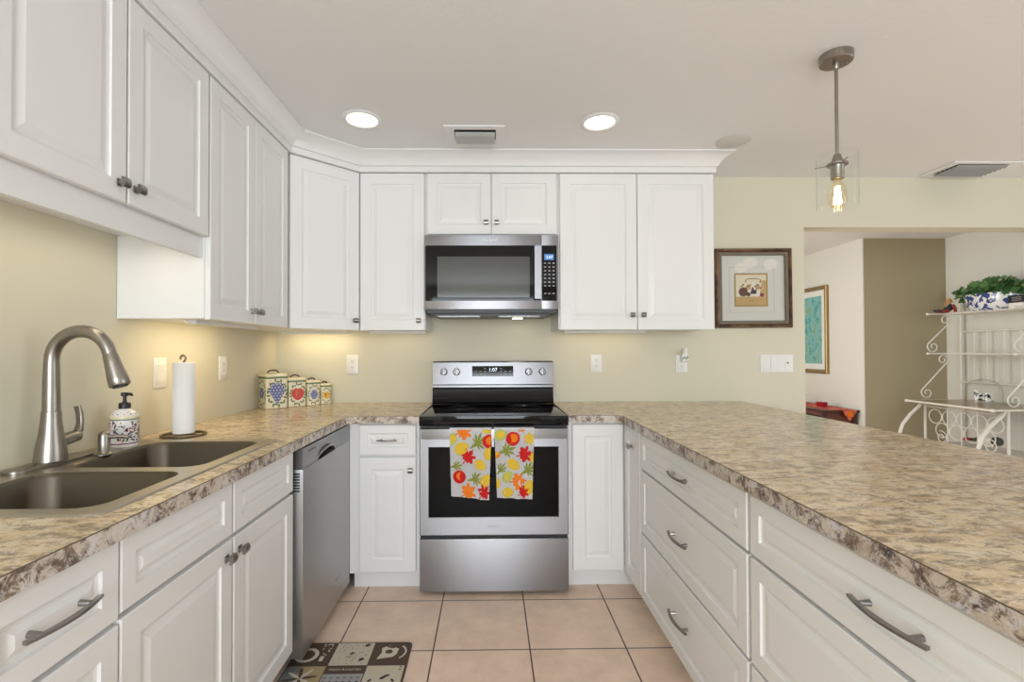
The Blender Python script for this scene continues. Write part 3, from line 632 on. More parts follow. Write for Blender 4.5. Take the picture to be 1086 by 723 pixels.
mb = MB(DARK); mb.box(hy0+.001, hy1-.001, .787, .82, -.054, -.035, F=F); mb.build('pocket_recess', dd, smooth=0)
mb = MB(DWST); mb.loops([[F.p(hy0+(hy1-hy0)*k/12, .787+.036*math.sin(PI*k/12)**.6+dz, .0005+.012*math.sin(PI*k/12)+dn) for dz, dn in ((0, 0), (.008, 0), (.008, -.006), (0, -.006))] for k in range(13)]); mb.build('pocket_handle', dd)
mb = MB(BLKP)
for k in range(7): mb.box(DX-.05, DX-.012, dy0-.0012, dy0+.001, .70+k*.011, .706+k*.011)
mb.build('side_grille', dd, smooth=0)

# ------------------------------------------------------------------ sink
c = thing('kitchen_sink', (-1.07, 1.42, CT1), 'double-bowl stainless steel drop-in sink in the left countertop', 'sink')
bowls = [(-1.225, -.832, 1.035, 1.352, 'near'), (-1.225, -.832, 1.400, 1.795, 'far')]
zr = CT1+.0045
mb = MB(SINKS); outer = rrect(SK[0], SK[1], SK[2], SK[3], .035); holes = [rrect(b[0], b[1], b[2], b[3], .055) for b in bowls]
mb.holed(outer, holes, zr-.0015, zr)
mb.loops([[(x, y, z) for x, y in rrect(SK[0]-e, SK[1]+e, SK[2]-e, SK[3]+e, .035+e)] for e, z in ((0, zr), (.004, zr-.002), (.005, CT1+.0003), (.0, CT1+.0003))], False, False)
mb.build('sink_rim', c, smooth=40)
for b in bowls:
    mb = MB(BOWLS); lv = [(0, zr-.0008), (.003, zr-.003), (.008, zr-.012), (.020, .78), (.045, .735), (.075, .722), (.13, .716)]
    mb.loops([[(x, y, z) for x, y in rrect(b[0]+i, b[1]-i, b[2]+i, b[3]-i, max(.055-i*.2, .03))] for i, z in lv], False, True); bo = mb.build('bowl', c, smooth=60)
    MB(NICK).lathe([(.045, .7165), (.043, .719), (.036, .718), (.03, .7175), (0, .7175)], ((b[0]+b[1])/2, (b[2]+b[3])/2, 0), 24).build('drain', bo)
# faucet
fx, fy = -1.293, 1.452
c = thing('kitchen_faucet', (fx, fy, zr), 'brushed nickel pull-down gooseneck faucet on the sink deck', 'faucet')
mb = MB(NICK); mb.loops([[(x, y, z) for x, y in rrect(fx-.030+i, fx+.032-i, fy-.135+i, fy+.135-i, .028-i)] for i, z in ((0, zr+.0005), (0, zr+.007), (.004, zr+.010))]); mb.build('deck_plate', c, smooth=40)
mb = MB(NICK); mb.lathe([(.040, zr+.010), (.0395, zr+.018), (.036, zr+.05), (.029, zr+.09), (.0245, zr+.13), (.0235, zr+.15), (.0235, zr+.153), (.0225, zr+.155), (.0, zr+.155)], (fx, fy, 0), 32); mb.build('faucet_body', c)
zt0 = zr+.150; R = .086; cxx = fx+R; P = [Vector((fx, fy, zt0)), Vector((fx, fy, 1.16)), Vector((fx, fy, 1.20)), Vector((fx, fy, 1.222))]
for k in range(1, 17):
    a = PI-(PI*.93)*k/16; P.append(Vector((cxx+R*math.cos(a), fy, 1.222+R*math.sin(a))))
dirn = (P[-1]-P[-2]).normalized(); end = P[-1]
mb = MB(NICK); mb.tube(P, [.0215, .0205, .0195]+[.0185]*(len(P)-3), 20); mb.build('spout', c, smooth=50)
mb = MB(NICK); mb.tube([end, end+dirn*.004, end+dirn*.006, end+dirn*.03, end+dirn*.075, end+dirn*.095, end+dirn*.100], [.0186, .0190, .0200, .0215, .0265, .0275, .024], 24); sp = mb.build('spray_head', c, smooth=50)
mb = MB(BLKP); mb.tube([end+dirn*.0995, end+dirn*.103], [.020, .019], 18); mb.build('spray_nozzle', sp)
mb = MB(NICK); hz = zr+.062; mb.tube([(fx, fy+.028, hz-.002), (fx, fy+.072, hz+.004), (fx, fy+.090, hz+.006), (fx, fy+.096, hz+.007)], [.0185, .0185, .018, .012], 20)
mb.tube([(fx, fy+.078, hz+.008), (fx+.002, fy+.094, hz+.022), (fx+.002, fy+.099, hz+.045), (fx, fy+.098, hz+.075), (fx-.004, fy+.094, hz+.097)], .008, sq=[(.012, .008), (.012, .007), (.010, .006), (.010, .0055), (.011, .004)]); mb.build('lever_handle', c, smooth=60)
# deck soap pump
qx, qy = -1.235, 1.575
c = thing('soap_pump', (qx, qy, zr), 'small brushed nickel soap pump set in the sink deck beside the faucet', 'soap dispenser')
mb = MB(NICK); mb.lathe([(.026, zr+.0004), (.026, zr+.004), (.020, zr+.007), (.0165, zr+.010), (.0165, zr+.055), (.0155, zr+.066), (.010, zr+.074), (0, zr+.077)], (qx, qy, 0), 24); mb.build('pump_body', c, smooth=50)
mb = MB(NICK); mb.tube([(qx+.008, qy+.002, zr+.056), (qx+.045, qy+.010, zr+.057), (qx+.066, qy+.014, zr+.053)], [.0075, .0065, .0055], 12); mb.build('nozzle', c)
# ceramic soap bottle
sx, sy = -1.280, 1.722
CREAM = mat('ceramic_white', (.80, .77, .74), .18, coat=.4); NAVY = mat('paint_navy', (.03, .035, .11), .3); PLUM = mat('paint_plum', (.20, .02, .08), .3); RUST = mat('paint_rust', (.50, .14, .03), .3); CREAMY = mat('ceramic_cream', (.78, .70, .50), .2, coat=.4); GREENP = mat('paint_green', (.10, .16, .05), .3)
c = thing('soap_bottle', (sx, sy, zr), 'floral painted ceramic soap bottle with black pump behind the sink', 'soap bottle')
mb = MB(CREAM, CREAMY, PLUM, GREENP); r0 = .0425
for prof, m_ in (([(.040, zr), (r0, zr+.004), (r0, zr+.010)], CREAM), ([(r0, zr+.010), (r0, zr+.014)], PLUM), ([(r0, zr+.014), (r0, zr+.092)], CREAM), ([(r0, zr+.092), (r0, zr+.095)], GREENP), ([(r0, zr+.095), (r0+.002, zr+.098), (r0+.002, zr+.104), (.042, zr+.108)], CREAMY), ([(.042, zr+.108), (.032, zr+.122), (.019, zr+.128), (.017, zr+.131)], CREAM)):
    mb.lathe(prof, (sx, sy, 0), 40, m=m_, cap=prof[0][1] == zr)
rn = random.Random(3)
for k in range(170):
    a = rn.uniform(-PI, PI); z = zr+rn.uniform(.020, .087); m_ = rn.choice([NAVY, NAVY, NAVY, PLUM, PLUM, GREENP, RUST]); w_, h_, rot = rn.uniform(.003, .0085), rn.uniform(.0014, .0032), rn.uniform(0, PI)
    pts = []
    for q in range(8):
        t = 2*PI*q/8; u, v = w_*math.cos(t), h_*math.sin(t); u, v = u*math.cos(rot)-v*math.sin(rot), u*math.sin(rot)+v*math.cos(rot); aa = a+u/r0; pts.append((sx+(r0+.0004)*math.cos(aa), sy+(r0+.0004)*math.sin(aa), z+v))
    mb.face(pts, m_)
for k in range(26):
    a = k*2*PI/26; t = .3+.4*(k % 2); rr, zz = .042-.0115*t+.0006, zr+.108+.014*t+.0005
    pts = []
    for q in range(6):
        b = 2*PI*q/6; aa = a+.10*math.cos(b); dt = .10*math.sin(b); pts.append((sx+(rr-.012*dt)*math.cos(aa), sy+(rr-.012*dt)*math.sin(aa), zz+.014*dt))
    mb.face(pts, (PLUM, RUST, NAVY)[k % 3])
mb.build('bottle', c, smooth=40, weld=False)
mb = MB(BLKP); mb.lathe([(.018, zr+.130), (.018, zr+.147), (.016, zr+.150), (.007, zr+.152), (.0055, zr+.158), (.0055, zr+.172), (.011, zr+.174), (.012, zr+.182), (.010, zr+.186), (0, zr+.187)], (sx, sy, 0), 20)
mb.tube([(sx+.004, sy-.002, zr+.180), (sx+.030, sy-.012, zr+.181), (sx+.036, sy-.014, zr+.177)], [.006, .005, .004], 10); mb.build('pump', c, smooth=40)
# paper towel
tx, ty = -1.214, 1.945; z0 = CT1
c = thing('paper_towel_holder', (tx, ty, z0), 'paper towel roll on a bronze wire stand beside the sink', 'paper towel holder')
BRZ = mat('antique_bronze', (.20, .16, .12), .35, 1)
mb = MB(BRZ); mb.tube([(tx+.076*math.cos(2*PI*k/40), ty+.076*math.sin(2*PI*k/40), z0+.005) for k in range(40)], .0048, 8, closed=True); mb.tube([(tx-.073, ty, z0+.005), (tx+.073, ty, z0+.005)], .003, 8); mb.build('wire_base', c)
mb = MB(BRZ); mb.lathe([(.004, z0+.004), (.004, z0+.296)], (tx, ty, 0), 10)
mb.tube([(tx, ty, z0+.294)]+[(tx-.004+.010*math.cos(a), ty, z0+.306+.012*math.sin(a)) for a in [(-1.0+i*.45) for i in range(11)]], .004, 8); mb.build('post', c)
PAP = bump(mat('paper_towel', (.84, .83, .81), .95, spec=.1), 260, .001, .5)
mb = MB(PAP); mb.lathe([(.018, z0+.012), (.038, z0+.012), (.0395, z0+.02), (.0395, z0+.285), (.038, z0+.290), (.018, z0+.290), (.018, z0+.012)], (tx, ty, 0), 32, cap=False); mb.build('paper_roll', c, smooth=40)

# ------------------------------------------------------------------ canisters
GRN = mat('band_green', (.13, .19, .06), .25, coat=.3); BLU = mat('berry_blue', (.09, .10, .28), .3); REDP = mat('apple_red', (.55, .03, .015), .3); YEL = mat('pear_yellow', (.72, .42, .04), .3); LBL = mat('berry_pale', (.42, .45, .62), .3); HND = mat('handle_brown', (.07, .05, .06), .35)
def canister(x, y, a, h, ang, fruit, side, label, dep):
    c = thing('canister', (x, y, CT1), label, 'canister', 'fruit painted canisters in the corner'); ca, sa = math.cos(ang), math.sin(ang)
    FB = Fr((x, y, CT1), (ca, sa, 0), (-sa, ca, 0), (0, 0, 1)); q = a/2; qd = dep/2
    mb = MB(CREAMY, CREAM, GRN, HND)
    mb.loops([[FB.p(u, v, z) for u, v in rrect(-q+i, q-i, -qd+i, qd-i, max(a*.10-i, .003), 4)] for i, z in ((.004, .0005), (0, .005), (0, h*.84))], m=CREAMY)
    faces = [Fr(FB.p(0, -qd, 0), FB.u, (0, 0, 1), -FB.v), Fr(FB.p(-q, 0, 0), -FB.v, (0, 0, 1), -FB.u), Fr(FB.p(q, 0, 0), FB.v, (0, 0, 1), FB.u)]
    rn = random.Random(int(a*1e4))
    for Ff, kind in zip(faces, (fruit, side, side)):
        zc = h*.41; A_ = a if kind == fruit and Ff is faces[0] else dep; s = A_*.36
        if kind == 'grape' or kind == 'berry':
            rows = (3, 4, 5, 4, 3, 2, 1) if kind == 'grape' else (2, 3, 4, 3, 2)
            for r_, w_ in enumerate(rows):
                for k in range(w_):
                    cx_, cz_ = (k-(w_-1)/2)*s*.42, zc+s*(1.05 if kind == 'grape' else .7)-r_*s*.36
                    mb.disc(Ff, cx_, cz_, s*.24, h=.0006, m=BLU); mb.disc(Ff, cx_-s*.03, cz_+s*.03, s*.13, h=.0009, m=LBL, n=8)
        elif kind == 'flower':
            for k in range(6): b = k*PI/3; mb.disc(Ff, s*.45*math.cos(b), zc+s*.45*math.sin(b), s*.36, s*.24, h=.0006+k*.00003, m=BLU, rot=b)
            mb.disc(Ff, 0, zc, s*.2, h=.0009, m=LBL)
        else:
            m_ = REDP if kind == 'apple' else YEL
            mb.star(Ff, 0, zc, [(s*(1.0+.12*math.cos(2*t))*math.cos(t)*(.92+.18*math.sin(t)), zc+s*.98*math.sin(t)-(.22*s if abs(t-PI/2) < .2 else 0)-.12*s*abs(math.cos(t))*(math.sin(t) < 0)*0) for t in [k*PI/12 for k in range(24)]], h=.0006, m=m_)
            mb.disc(Ff, -s*.2, zc+.1*s, s*.18, s*.5, h=.0008, m=RUST if kind == 'apple' else REDP)
        for k in range(20):
            b = 2*PI*k/20+.2; mb.disc(Ff, A_*.40*math.cos(b)*(1+.06*(k % 2)), zc+h*.30*math.sin(b)*(1+.15*(k % 2)), A_*.10, A_*.042, h=.0006, m=GREENP, rot=b*1.7+k, n=8)
        for k in range(3): mb.disc(Ff, (k-1)*A_*.28, h*.74, A_*.022, h=.0006, m=RUST, n=6)
    mb.build('jar', c, smooth=40, weld=False)
    mb = MB(CREAMY, GRN, HND)
    mb.loops([[FB.p(u, v, z) for u, v in rrect(-q-.0012, q+.0012, -qd-.0012, qd+.0012, a*.10, 4)] for z in (h*.79, h*.845)], m=GRN)
    mb.loops([[FB.p(u, v, z) for u, v in rrect(-q+i, q-i, -qd+i, qd-i, max(a*.10-i, .003), 4)] for i, z in ((-.002, h*.845), (-.0035, h*.87), (-.002, h*.895), (a*.07, h*.925), (a*.16, h*.935))], m=CREAMY)
    lid = mb.build('lid', c, smooth=40)
    MB(HND).tube([FB.p(a*.26*math.cos(t), 0, h*.925+h*.085*math.sin(t)) for t in [k*PI/10 for k in range(11)]], .0042, 8).build('lid_handle', lid)
ANG = .80
S0 = Vector((-1.281, 2.797)); t_ = 0
for a_, d_, h_, fr, lab in ((.126, .121, .220, 'grape', 'largest cream canister painted with blue grapes, left end of the corner row'), (.106, .088, .188, 'apple', 'cream canister painted with a red apple, second of the corner row'),
                            (.084, .070, .166, 'berry', 'cream canister painted with blue berries, third of the corner row'), (.064, .054, .140, 'pear', 'smallest cream canister painted with yellow fruit, right end of the corner row')):
    p_ = S0 + Vector((math.cos(ANG), math.sin(ANG)))*(t_+a_/2) + Vector((-math.sin(ANG), math.cos(ANG)))*d_/2
    canister(p_.x, p_.y, a_, h_, ANG, fr, 'flower', lab, d_); t_ += a_+.006

# ------------------------------------------------------------------ outlets and switches
def plate(name, F, w, h, label, kind, n=1):
    c = thing(name, F.o, label, 'switch' if 'switch' in name else 'outlet', None if 'switch' in name else 'wall outlets')
    MB(OUTW).loops([[F.p(a, b, z) for a, b in rrect(-w/2+i, w/2-i, -h/2+i, h/2-i, .006, 3)] for i, z in ((0, .0005), (0, .004), (.004, .0065))]).build('cover_plate', c, smooth=30)
    for k in range(n):
        x = (k-(n-1)/2)*.046
        if kind == 'duplex':
            for z in (.020, -.020):
                mb = MB(OUTW, OUTD); mb.loops([[F.p(x+a, z+b, t) for a, b in rrect(-.017, .017, -.014, .014, .008, 4)] for t in (.006, .0085)])
                for s in (-1, 1): mb.box(x+s*.006-.001, x+s*.006+.001, z-.001, z+.008, .0085, .0089, m=OUTD, F=F)
                mb.disc(F, x, z-.007, .0024, h=.0088, m=OUTD); mb.build('socket', c, smooth=30)
        elif kind == 'decora':
            mb = MB(OUTW, OUTD); mb.box(x-.0165, x+.0165, -.0335, .0335, .006, .008, F=F)
            for z in (.019, -.019):
                for s in (-1, 1): mb.box(x+s*.0055-.001, x+s*.0055+.001, z-.001, z+.007, .008, .0084, m=OUTD, F=F)
            mb.build('socket', c, smooth=0)
        elif kind == 'rocker':
            mb = MB(OUTW); mb.loops([[F.p(x+a, b, .0062+(.0035 if (b > 0) == (k % 2 == 0) else .001)*t) for a, b in ((-.0165, -.0335), (.0165, -.0335), (.0165, 0), (.0165, .0335), (-.0165, .0335), (-.0165, 0))] for t in (0, 1)]); mb.build('rocker', c, smooth=0)
        if kind == 'rocker' and n == 4 and k == 3: mb = MB(OUTD); mb.star(F, x, .004, [(x-.008, .010), (x+.008, .010), (x, -.004)], h=.0105); mb.build('dimmer_mark', c, smooth=0)
    return c
plate('wall_switch', lface(XL, 2.033, 1.159), .078, .124, 'single white rocker switch on the left wall near the paper towels', 'rocker')
plate('wall_outlet', lface(XL, 2.507, 1.162), .074, .124, 'white outlet on the left wall beyond the paper towels', 'decora')
plate('wall_outlet', front(-.888, YB, 1.160), .076, .122, 'white outlet on the back wall left of the oven', 'duplex')
plate('wall_outlet', front(.687, YB, 1.161), .074, .118, 'white outlet on the back wall just right of the oven', 'duplex')
o4 = plate('wall_outlet', front(1.246, YB, 1.158), .074, .118, 'white outlet on the back wall holding the plug-in night light', 'duplex')
plate('wall_switch', front(1.870, YB, 1.157), .214, .117, 'wide four-gang white switch plate at the right end of the back wall', 'rocker', 4)
F = front(1.258, YB, 1.18)
c = thing('night_light', (1.258, YB-.02, 1.18), 'small white plug-in night light with leaf pattern in the back wall outlet', 'night light')
mb = MB(OUTW); mb.loops([[F.p(a, b, t) for a, b in rrect(-.024+i, .024-i, -.008+i, .045-i, .008, 4)] for i, t in ((0, .009), (0, .030), (.004, .036))]); nb_ = mb.build('plug_body', c, smooth=30)
mb = MB(mat('night_shade', (.78, .76, .70), .4)); mb.loops([[F.p(.018*math.cos(t)*s_, z, .030+.016*math.sin(t)*s_) for t in [2*PI*k/16 for k in range(16)]] for z, s_ in ((.040, 1), (.075, .9), (.078, .7))]); mb.build('shade', c, smooth=40)
mb = MB(GREENP)
for k in range(4): mb.disc(F, -.015+k*.010, .012+.008*(k % 2), .008, .004, h=.0365, rot=.6*k)
mb.build('leaf_print', nb_, smooth=0)

# ------------------------------------------------------------------ framed still life on the back wall
c = thing('framed_picture', (1.714, YB, 1.39), 'small still-life picture in a dark bronze frame between cabinets and switch plate', 'picture')
F = Fr((1.716, YB, 1.649), (1, 0, .006), (-.006, 0, 1), (0, -1, 0)); W2, H2 = .2515, .2585
FRM = mixcol(mat('bronze_frame', rough=.4, metal=.35), (.055, .028, .015), (.20, .105, .045), 14, .35, .65, stretch=(1, 1, 1))
def ring(mb, a0, b0, a1, b1, prof, m=None):
    mb.loops([[F.p(sx_*(a0+(a1-a0)*t), sz_*(b0+(b1-b0)*t), h) for sx_, sz_ in ((-1, -1), (1, -1), (1, 1), (-1, 1))] for t, h in prof], False, False, m)
mb = MB(FRM); ring(mb, W2, H2, W2-.042, H2-.042, [(0, .001), (0, .020), (.12, .028), (.35, .026), (.5, .018), (.62, .020), (.8, .014), (1, .012), (1, .004)]); mb.build('frame', c, smooth=30)
mb = MB(mat('liner_brown', (.15, .12, .085), .6)); ring(mb, W2-.024, H2-.024, W2-.046, H2-.046, [(0, .0175), (.05, .021), (.9, .0185), (1, .012)]); mb.build('frame_liner', c, smooth=30)
MATB = mat('mat_board', (.62, .61, .56), .8); GLD = mat('gilt', (.34, .24, .08), .4, .6)
mb = MB(MATB, GLD); mb.box(-W2+.04, W2-.04, -H2+.04, H2-.04, .003, .006, F=F)
def frame_line(mb, x0, x1, z0, z1, t, h, m):
    for q in ((x0, x1, z0, z0+t), (x0, x1, z1-t, z1), (x0, x0+t, z0+t, z1-t), (x1-t, x1, z0+t, z1-t)): mb.box(*q, h, h+.0006, m=m, F=F)
frame_line(mb, -.155, .140, -.158, .140, .002, .006, mat('mat_line', (.42, .41, .37), .8)); frame_line(mb, -.122, .098, -.120, .098, .010, .006, GLD); mb.build('mat_board', c, smooth=0)
PB = mat('art_cream', (.70, .62, .46), .7); PT = mat('art_ochre', (.50, .33, .14), .7); PBR = mat('art_brown', (.12, .06, .04), .7); PV = mat('art_violet', (.14, .09, .12), .7); PW = mat('art_white', (.72, .68, .58), .7)
mb = MB(PB); mb.box(-.112, .088, -.110, .088, .006, .0066, F=F)
mb.face([F.p(a, b, .0069) for a, b in ((-.112, -.110), (.088, -.110), (.088, -.055), (-.112, -.055))], PT)
mb.face([F.p(a, b, .0068) for a, b in ((.04, -.055), (.088, -.055), (.088, .05), (.05, .05))], PT)
mb.star(F, 0, -.01, [(-.045, -.053), (.042, -.053), (.050, -.01), (.056, .035), (-.052, .035), (-.056, -.01)], .0070, PW)
for x in (-.03, .03): mb.disc(F, x, .008, .017, .02, h=.0072, m=PT)
for x, z, r in ((-.064, -.024, .030), (-.030, -.040, .014), (.058, -.044, .013)): mb.disc(F, x, z, r, h=.0074, m=PBR if x < .05 else PLUM)
for k in range(7): mb.disc(F, -.010+.012*(k % 3)+.004*(k//3), -.030+.012*(k//3), .0085, h=.0075, m=PV)
mb.tube([F.p(-.066, .004, .0076), F.p(-.070, .022, .0076), F.p(-.058, .030, .0076)], .0014, 6, PBR)
mb.tube([F.p(.050, .03, .0074), F.p(.066, .022, .0074), F.p(.066, -.004, .0074), F.p(.052, -.012, .0074)], .0022, 6, PW)
for k in range(9): mb.disc(F, -.08+k*.016, .012+.012*math.sin(k*2.1), .007, .004, h=.0075, m=(GREENP, PBR, PLUM)[k % 3], rot=k)
mb.tube([F.p(a, b, .0075) for a, b in ((-.044, .035), (-.05, .055), (-.03, .062), (.032, .062), (.052, .055), (.044, .035))], .0018, 6, PBR)
mb.tube([F.p(a, b, .0075) for a, b in ((-.022, -.076), (-.016, -.084), (-.004, -.084), (.002, -.076))], .0013, 6, PBR)
mb.build('print', c, smooth=0)
mb = MB(PANE); mb.face([F.p(a*(W2-.045), b*(H2-.045), .0125) for a, b in ((-1, -1), (1, -1), (1, 1), (-1, 1))]); mb.build('picture_glass', c, smooth=0)

# three-globe ceiling fixture of the dining side (mirrored in the picture glass)
c = thing('globe_ceiling_light', (2.95, .9, ZC), 'three-globe ceiling fixture mirrored in the picture glass', 'ceiling light')
mb = MB(NICK); mb.lathe([(.11, -.001), (.11, -.02), (.02, -.03), (.012, -.12), (0, -.13)], (2.95, .9, ZC), 28)
GL = [(2.95+.17*math.cos(a), .9+.17*math.sin(a)) for a in (.2, .2+2*PI/3, .2+4*PI/3)]
for gx, gy in GL: mb.tube([(2.95, .9, ZC-.11), (gx, gy, ZC-.10), (gx, gy, ZC-.13)], .008, 8)
mb.build('fixture_arms', c)
GE = emis('frosted_globe', (1, .85, .66), 5)
for gx, gy in GL: MB(GE).lathe([(.02, -.13), (.05, -.14), (.07, -.175), (.065, -.21), (.04, -.235), (0, -.243)], (gx, gy, ZC), 20).build('globe', c, smooth=60)

# ------------------------------------------------------------------ floor mat
BRN = mat('mat_brown', (.085, .052, .036), .75); BEI = mat('mat_beige', (.58, .51, .40), .75); GRY = mat('mat_grey_square', (.34, .33, .33), .75); INK = mat('mat_ink', (.03, .022, .018), .75); CRM = mat('mat_cream_print', (.62, .55, .44), .75); SLT = mat('mat_slate', (.19, .20, .19), .75); OCH = mat('mat_ochre', (.40, .31, .16), .75)
X0, X1, Y1 = -.805, -.333, 2.093; S = (X1-X0)/3; Y0 = Y1-5*S
mb = MB(BRN); mb.loops([[(x, y, z) for x, y in rrect(X0+i, X1-i, Y0+i, Y1-i, .02, 4)] for i, z in ((0, .0006), (0, .006), (.003, .008))])
zt_ = .0082
def cup(F, cx, cy, s):
    mb.star(F, cx, cy, [(cx+s*a, cy+s*b) for a, b in ((-.9, -.8), (.3, -.55), (.55, -.2), (.62, .5), (-.2, .95), (-.75, .6), (-.65, 0))], .0004, CRM)
    mb.disc(F, cx-.1*s, cy+.12*s, .30*s, .26*s, h=.0006, m=BRN); mb.disc(F, cx-.05*s, cy+.72*s, .36*s, .13*s, h=.0006, m=BRN, rot=-.3)
    ring_ = [(cx+s*(.35+r*math.cos(t)), cy+s*(.1+r*1.05*math.sin(t))) for r in (.95, .80) for t in ([-1.0+k*.22 for k in range(10)] if r == .95 else [-1.0+k*.22 for k in range(9, -1, -1)])]
    for k in range(9): mb.face([F.p(*ring_[k], .0004), F.p(*ring_[k+1], .0004), F.p(*ring_[18-k], .0004), F.p(*ring_[19-k], .0004)], CRM)
for r_ in range(5):
    for k in range(3):
        x, y = X0+k*S, Y1-(r_+1)*S; F = flat(x, y, zt_); e = .0
        kind = [['saucer', 'script', 'cup'], ['bloom', 'dots', 'twig']][r_ % 2][(k+r_//2) % 3]
        base = {'saucer': BRN, 'script': BEI, 'cup': BRN, 'bloom': OCH, 'dots': GRY, 'twig': BEI}[kind]
        i = .004
        mb.face([F.p(a, b, 0) for a, b in ((i, i), (S-i*(k == 2)*2, i), (S-i*(k == 2)*2, S-i*(r_ == 0)*2), (i, S-i*(r_ == 0)*2))], base)
        rn = random.Random(r_*3+k)
        if kind == 'saucer':
            for t in range(26):
                a, b = 2*PI*t/26, 2*PI*(t+1)/26; mb.face([F.p(S*.35+S*q*math.cos(w_), S*.45+S*q*math.sin(w_), .0003) for q, w_ in ((.30, a), (.30, b), (.20, b), (.20, a))], CRM)
            for t in range(14): mb.disc(F, S*rn.uniform(.6, .95), S*rn.uniform(.45, .95), .006, .003, h=.0003, m=CRM, rot=rn.uniform(0, 3), n=6)
            mb.box(S*.72, S*.82, S*.2, S*.4, .0002, .0004, m=CRM, F=F)
        elif kind == 'script':
            for t in range(60): mb.disc(F, S*rn.uniform(.08, .92), S*rn.uniform(.08, .92), rn.uniform(.003, .011), .0011, h=.0003, m=SLT if t % 3 else INK, rot=rn.choice([0, .3, 1.5, 1.7]), n=6)
            for a, b, s in ((.82, .85, .013), (.80, .25, .013), (.5, .5, .010)): mb.disc(F, S*a, S*b, s, s*.6, h=.0005, m=INK, rot=.7)
        elif kind == 'cup': cup(F, S*.48, S*.52, S*.33)
        elif kind == 'bloom':
            mb.face([F.p(a, b, .0002) for a, b in ((i, i), (S*.4, i), (S*.4, S-i), (i, S-i))], SLT)
            for t in range(8): a = t*PI/4+.2; mb.disc(F, S*.5+S*.21*math.cos(a), S*.55+S*.21*math.sin(a), S*.20, S*.045, h=.0004+t*.00002, m=(BRN, CRM)[t % 2], rot=a)
            for t in range(10): mb.disc(F, S*rn.uniform(.1, .9), S*rn.uniform(.05, .3), .012, .004, h=.0004, m=(CRM, BRN)[t % 2], rot=rn.uniform(0, 3))
        elif kind == 'dots':
            mb.face([F.p(a, b, .0002) for a, b in ((0, S*.70), (S, S*.70), (S, S), (0, S))], BRN); mb.text(F, 'FRESH ROASTED', .017, S*.5, S*.86, .0005, CRM)
            for a in range(6):
                for b in range(4): mb.disc(F, S*(.10+.16*a), S*(.08+.16*b), .0075, .0065, h=.0004, m=SLT if b == 3 else INK, n=9)
        else:
            mb.tube([F.p(S*.05, S*.28, .0004), F.p(S*.5, S*.33, .0004), F.p(S*.95, S*.32, .0004)], .0012, 5, INK)
            for a, b, rot, s in ((.2, .45, .9, .010), (.5, .55, .7, .014), (.58, .62, .5, .012), (.75, .45, 2.2, .010), (.3, .16, .5, .013), (.55, .14, 2, .014), (.68, .18, .9, .012), (.12, .14, 1, .01)): mb.disc(F, S*a, S*b, s, s*.5, h=.0005, m=INK, rot=rot)
            for b in (.95, .85): mb.disc(F, S*.86, S*b, .006, .005, h=.0004, m=SLT)
tag(mb.build('floor_mat', smooth=0, weld=False, origin=((X0+X1)/2, Y0, 0)), 'brown and beige patchwork coffee-cup floor mat beside the dishwasher', 'mat')

# ------------------------------------------------------------------ beyond the peninsula: hall sideboard, painting
WOOD = mixcol(mat('cherry_wood', rough=.3, coat=.3), (.09, .016, .008), (.17, .035, .018), 10, .35, .65, stretch=(8, 1, 8)); WOODD = mat('dark_cherry', (.05, .014, .010), .3)
c = thing('sideboard', (3.60, 5.6, 0), 'low dark red wooden sideboard with red runner against the hall wall', 'sideboard')
tX0, tX1, tY0, tY1, tZ = 3.42, 3.79, 4.96, 6.3, .625
mb = MB(WOODD); mb.box(tX0-.015, tX1, tY0-.02, tY1+.02, tZ-.028, tZ, .006); mb.build('sideboard_top', c)
mb = MB(WOOD); mb.box(tX0+.015, tX1-.01, tY0+.02, tY1-.02, .12, tZ-.028); mb.build('sideboard_body', c, smooth=0)
for x in (tX0+.0, tX1-.055):
    for y in (tY0, tY1-.045): mb = MB(WOODD); mb.box(x, x+.045, y, y+.045, 0, tZ-.028, .004); mb.build('leg', c)
for k in range(3):
    y = tY0+.06+k*.41; F = Fr((tX0+.015, y+.39, .16), (0, -1, 0), (0, 0, 1), (-1, 0, 0)); d = MB(WOOD).panel(F, .39, .40, t=.012, sw=.05).build('door', c, smooth=0); MB(BRZ).lathe([(.008, 0), (.006, .012), (.012, .02), (0, .026)], n=12, F=Fr(F.p(.35, .2, 0), F.u, F.v, F.n)).build('knob', d)
RUN = mixcol(mat('red_runner', rough=.9), (.45, .04, .03), (.66, .20, .12), 18, .4, .6)
mb = MB(RUN, LC['o']); rx_ = (3.47, 3.74); zz = tZ+.001
mb.loops([[(x, y, z) for x in (rx_[0], rx_[1]) for z in ((zz, zz+.003) if x == rx_[0] else (zz+.003, zz))] for y in (tY1-.1, tY0-.022)])
xm = 3.685
mb.loops([[(x, y, z) for x, z in ((xm-.075, zz+.002), (xm+.075, zz+.002), (xm+.05, zz-.05), (xm, zz-.11), (xm-.05, zz-.05))] for y in (tY0-.0215, tY0-.0245)])
mb.star(Fr((xm, tY0-.0248, zz-.05), (1, 0, 0), (0, 0, 1), (0, -1, 0)), 0, 0, maple(.045, 1.3), .0004, LC['o'])
tag(mb.build('table_runner', smooth=0), 'red autumn table runner lying on the hall sideboard', 'table runner')
mb = MB(mat('red_glass', (.30, .012, .02), .12, coat=.5)); mb.lathe([(.045, zz+.0035), (.052, zz+.02), (.056, zz+.052), (.051, zz+.052), (.046, zz+.02), (0, zz+.012)], (3.60, 5.235, 0), 28)
tag(mb.build('candle_dish', smooth=40), 'small round red dish standing on the hall sideboard runner', 'dish')
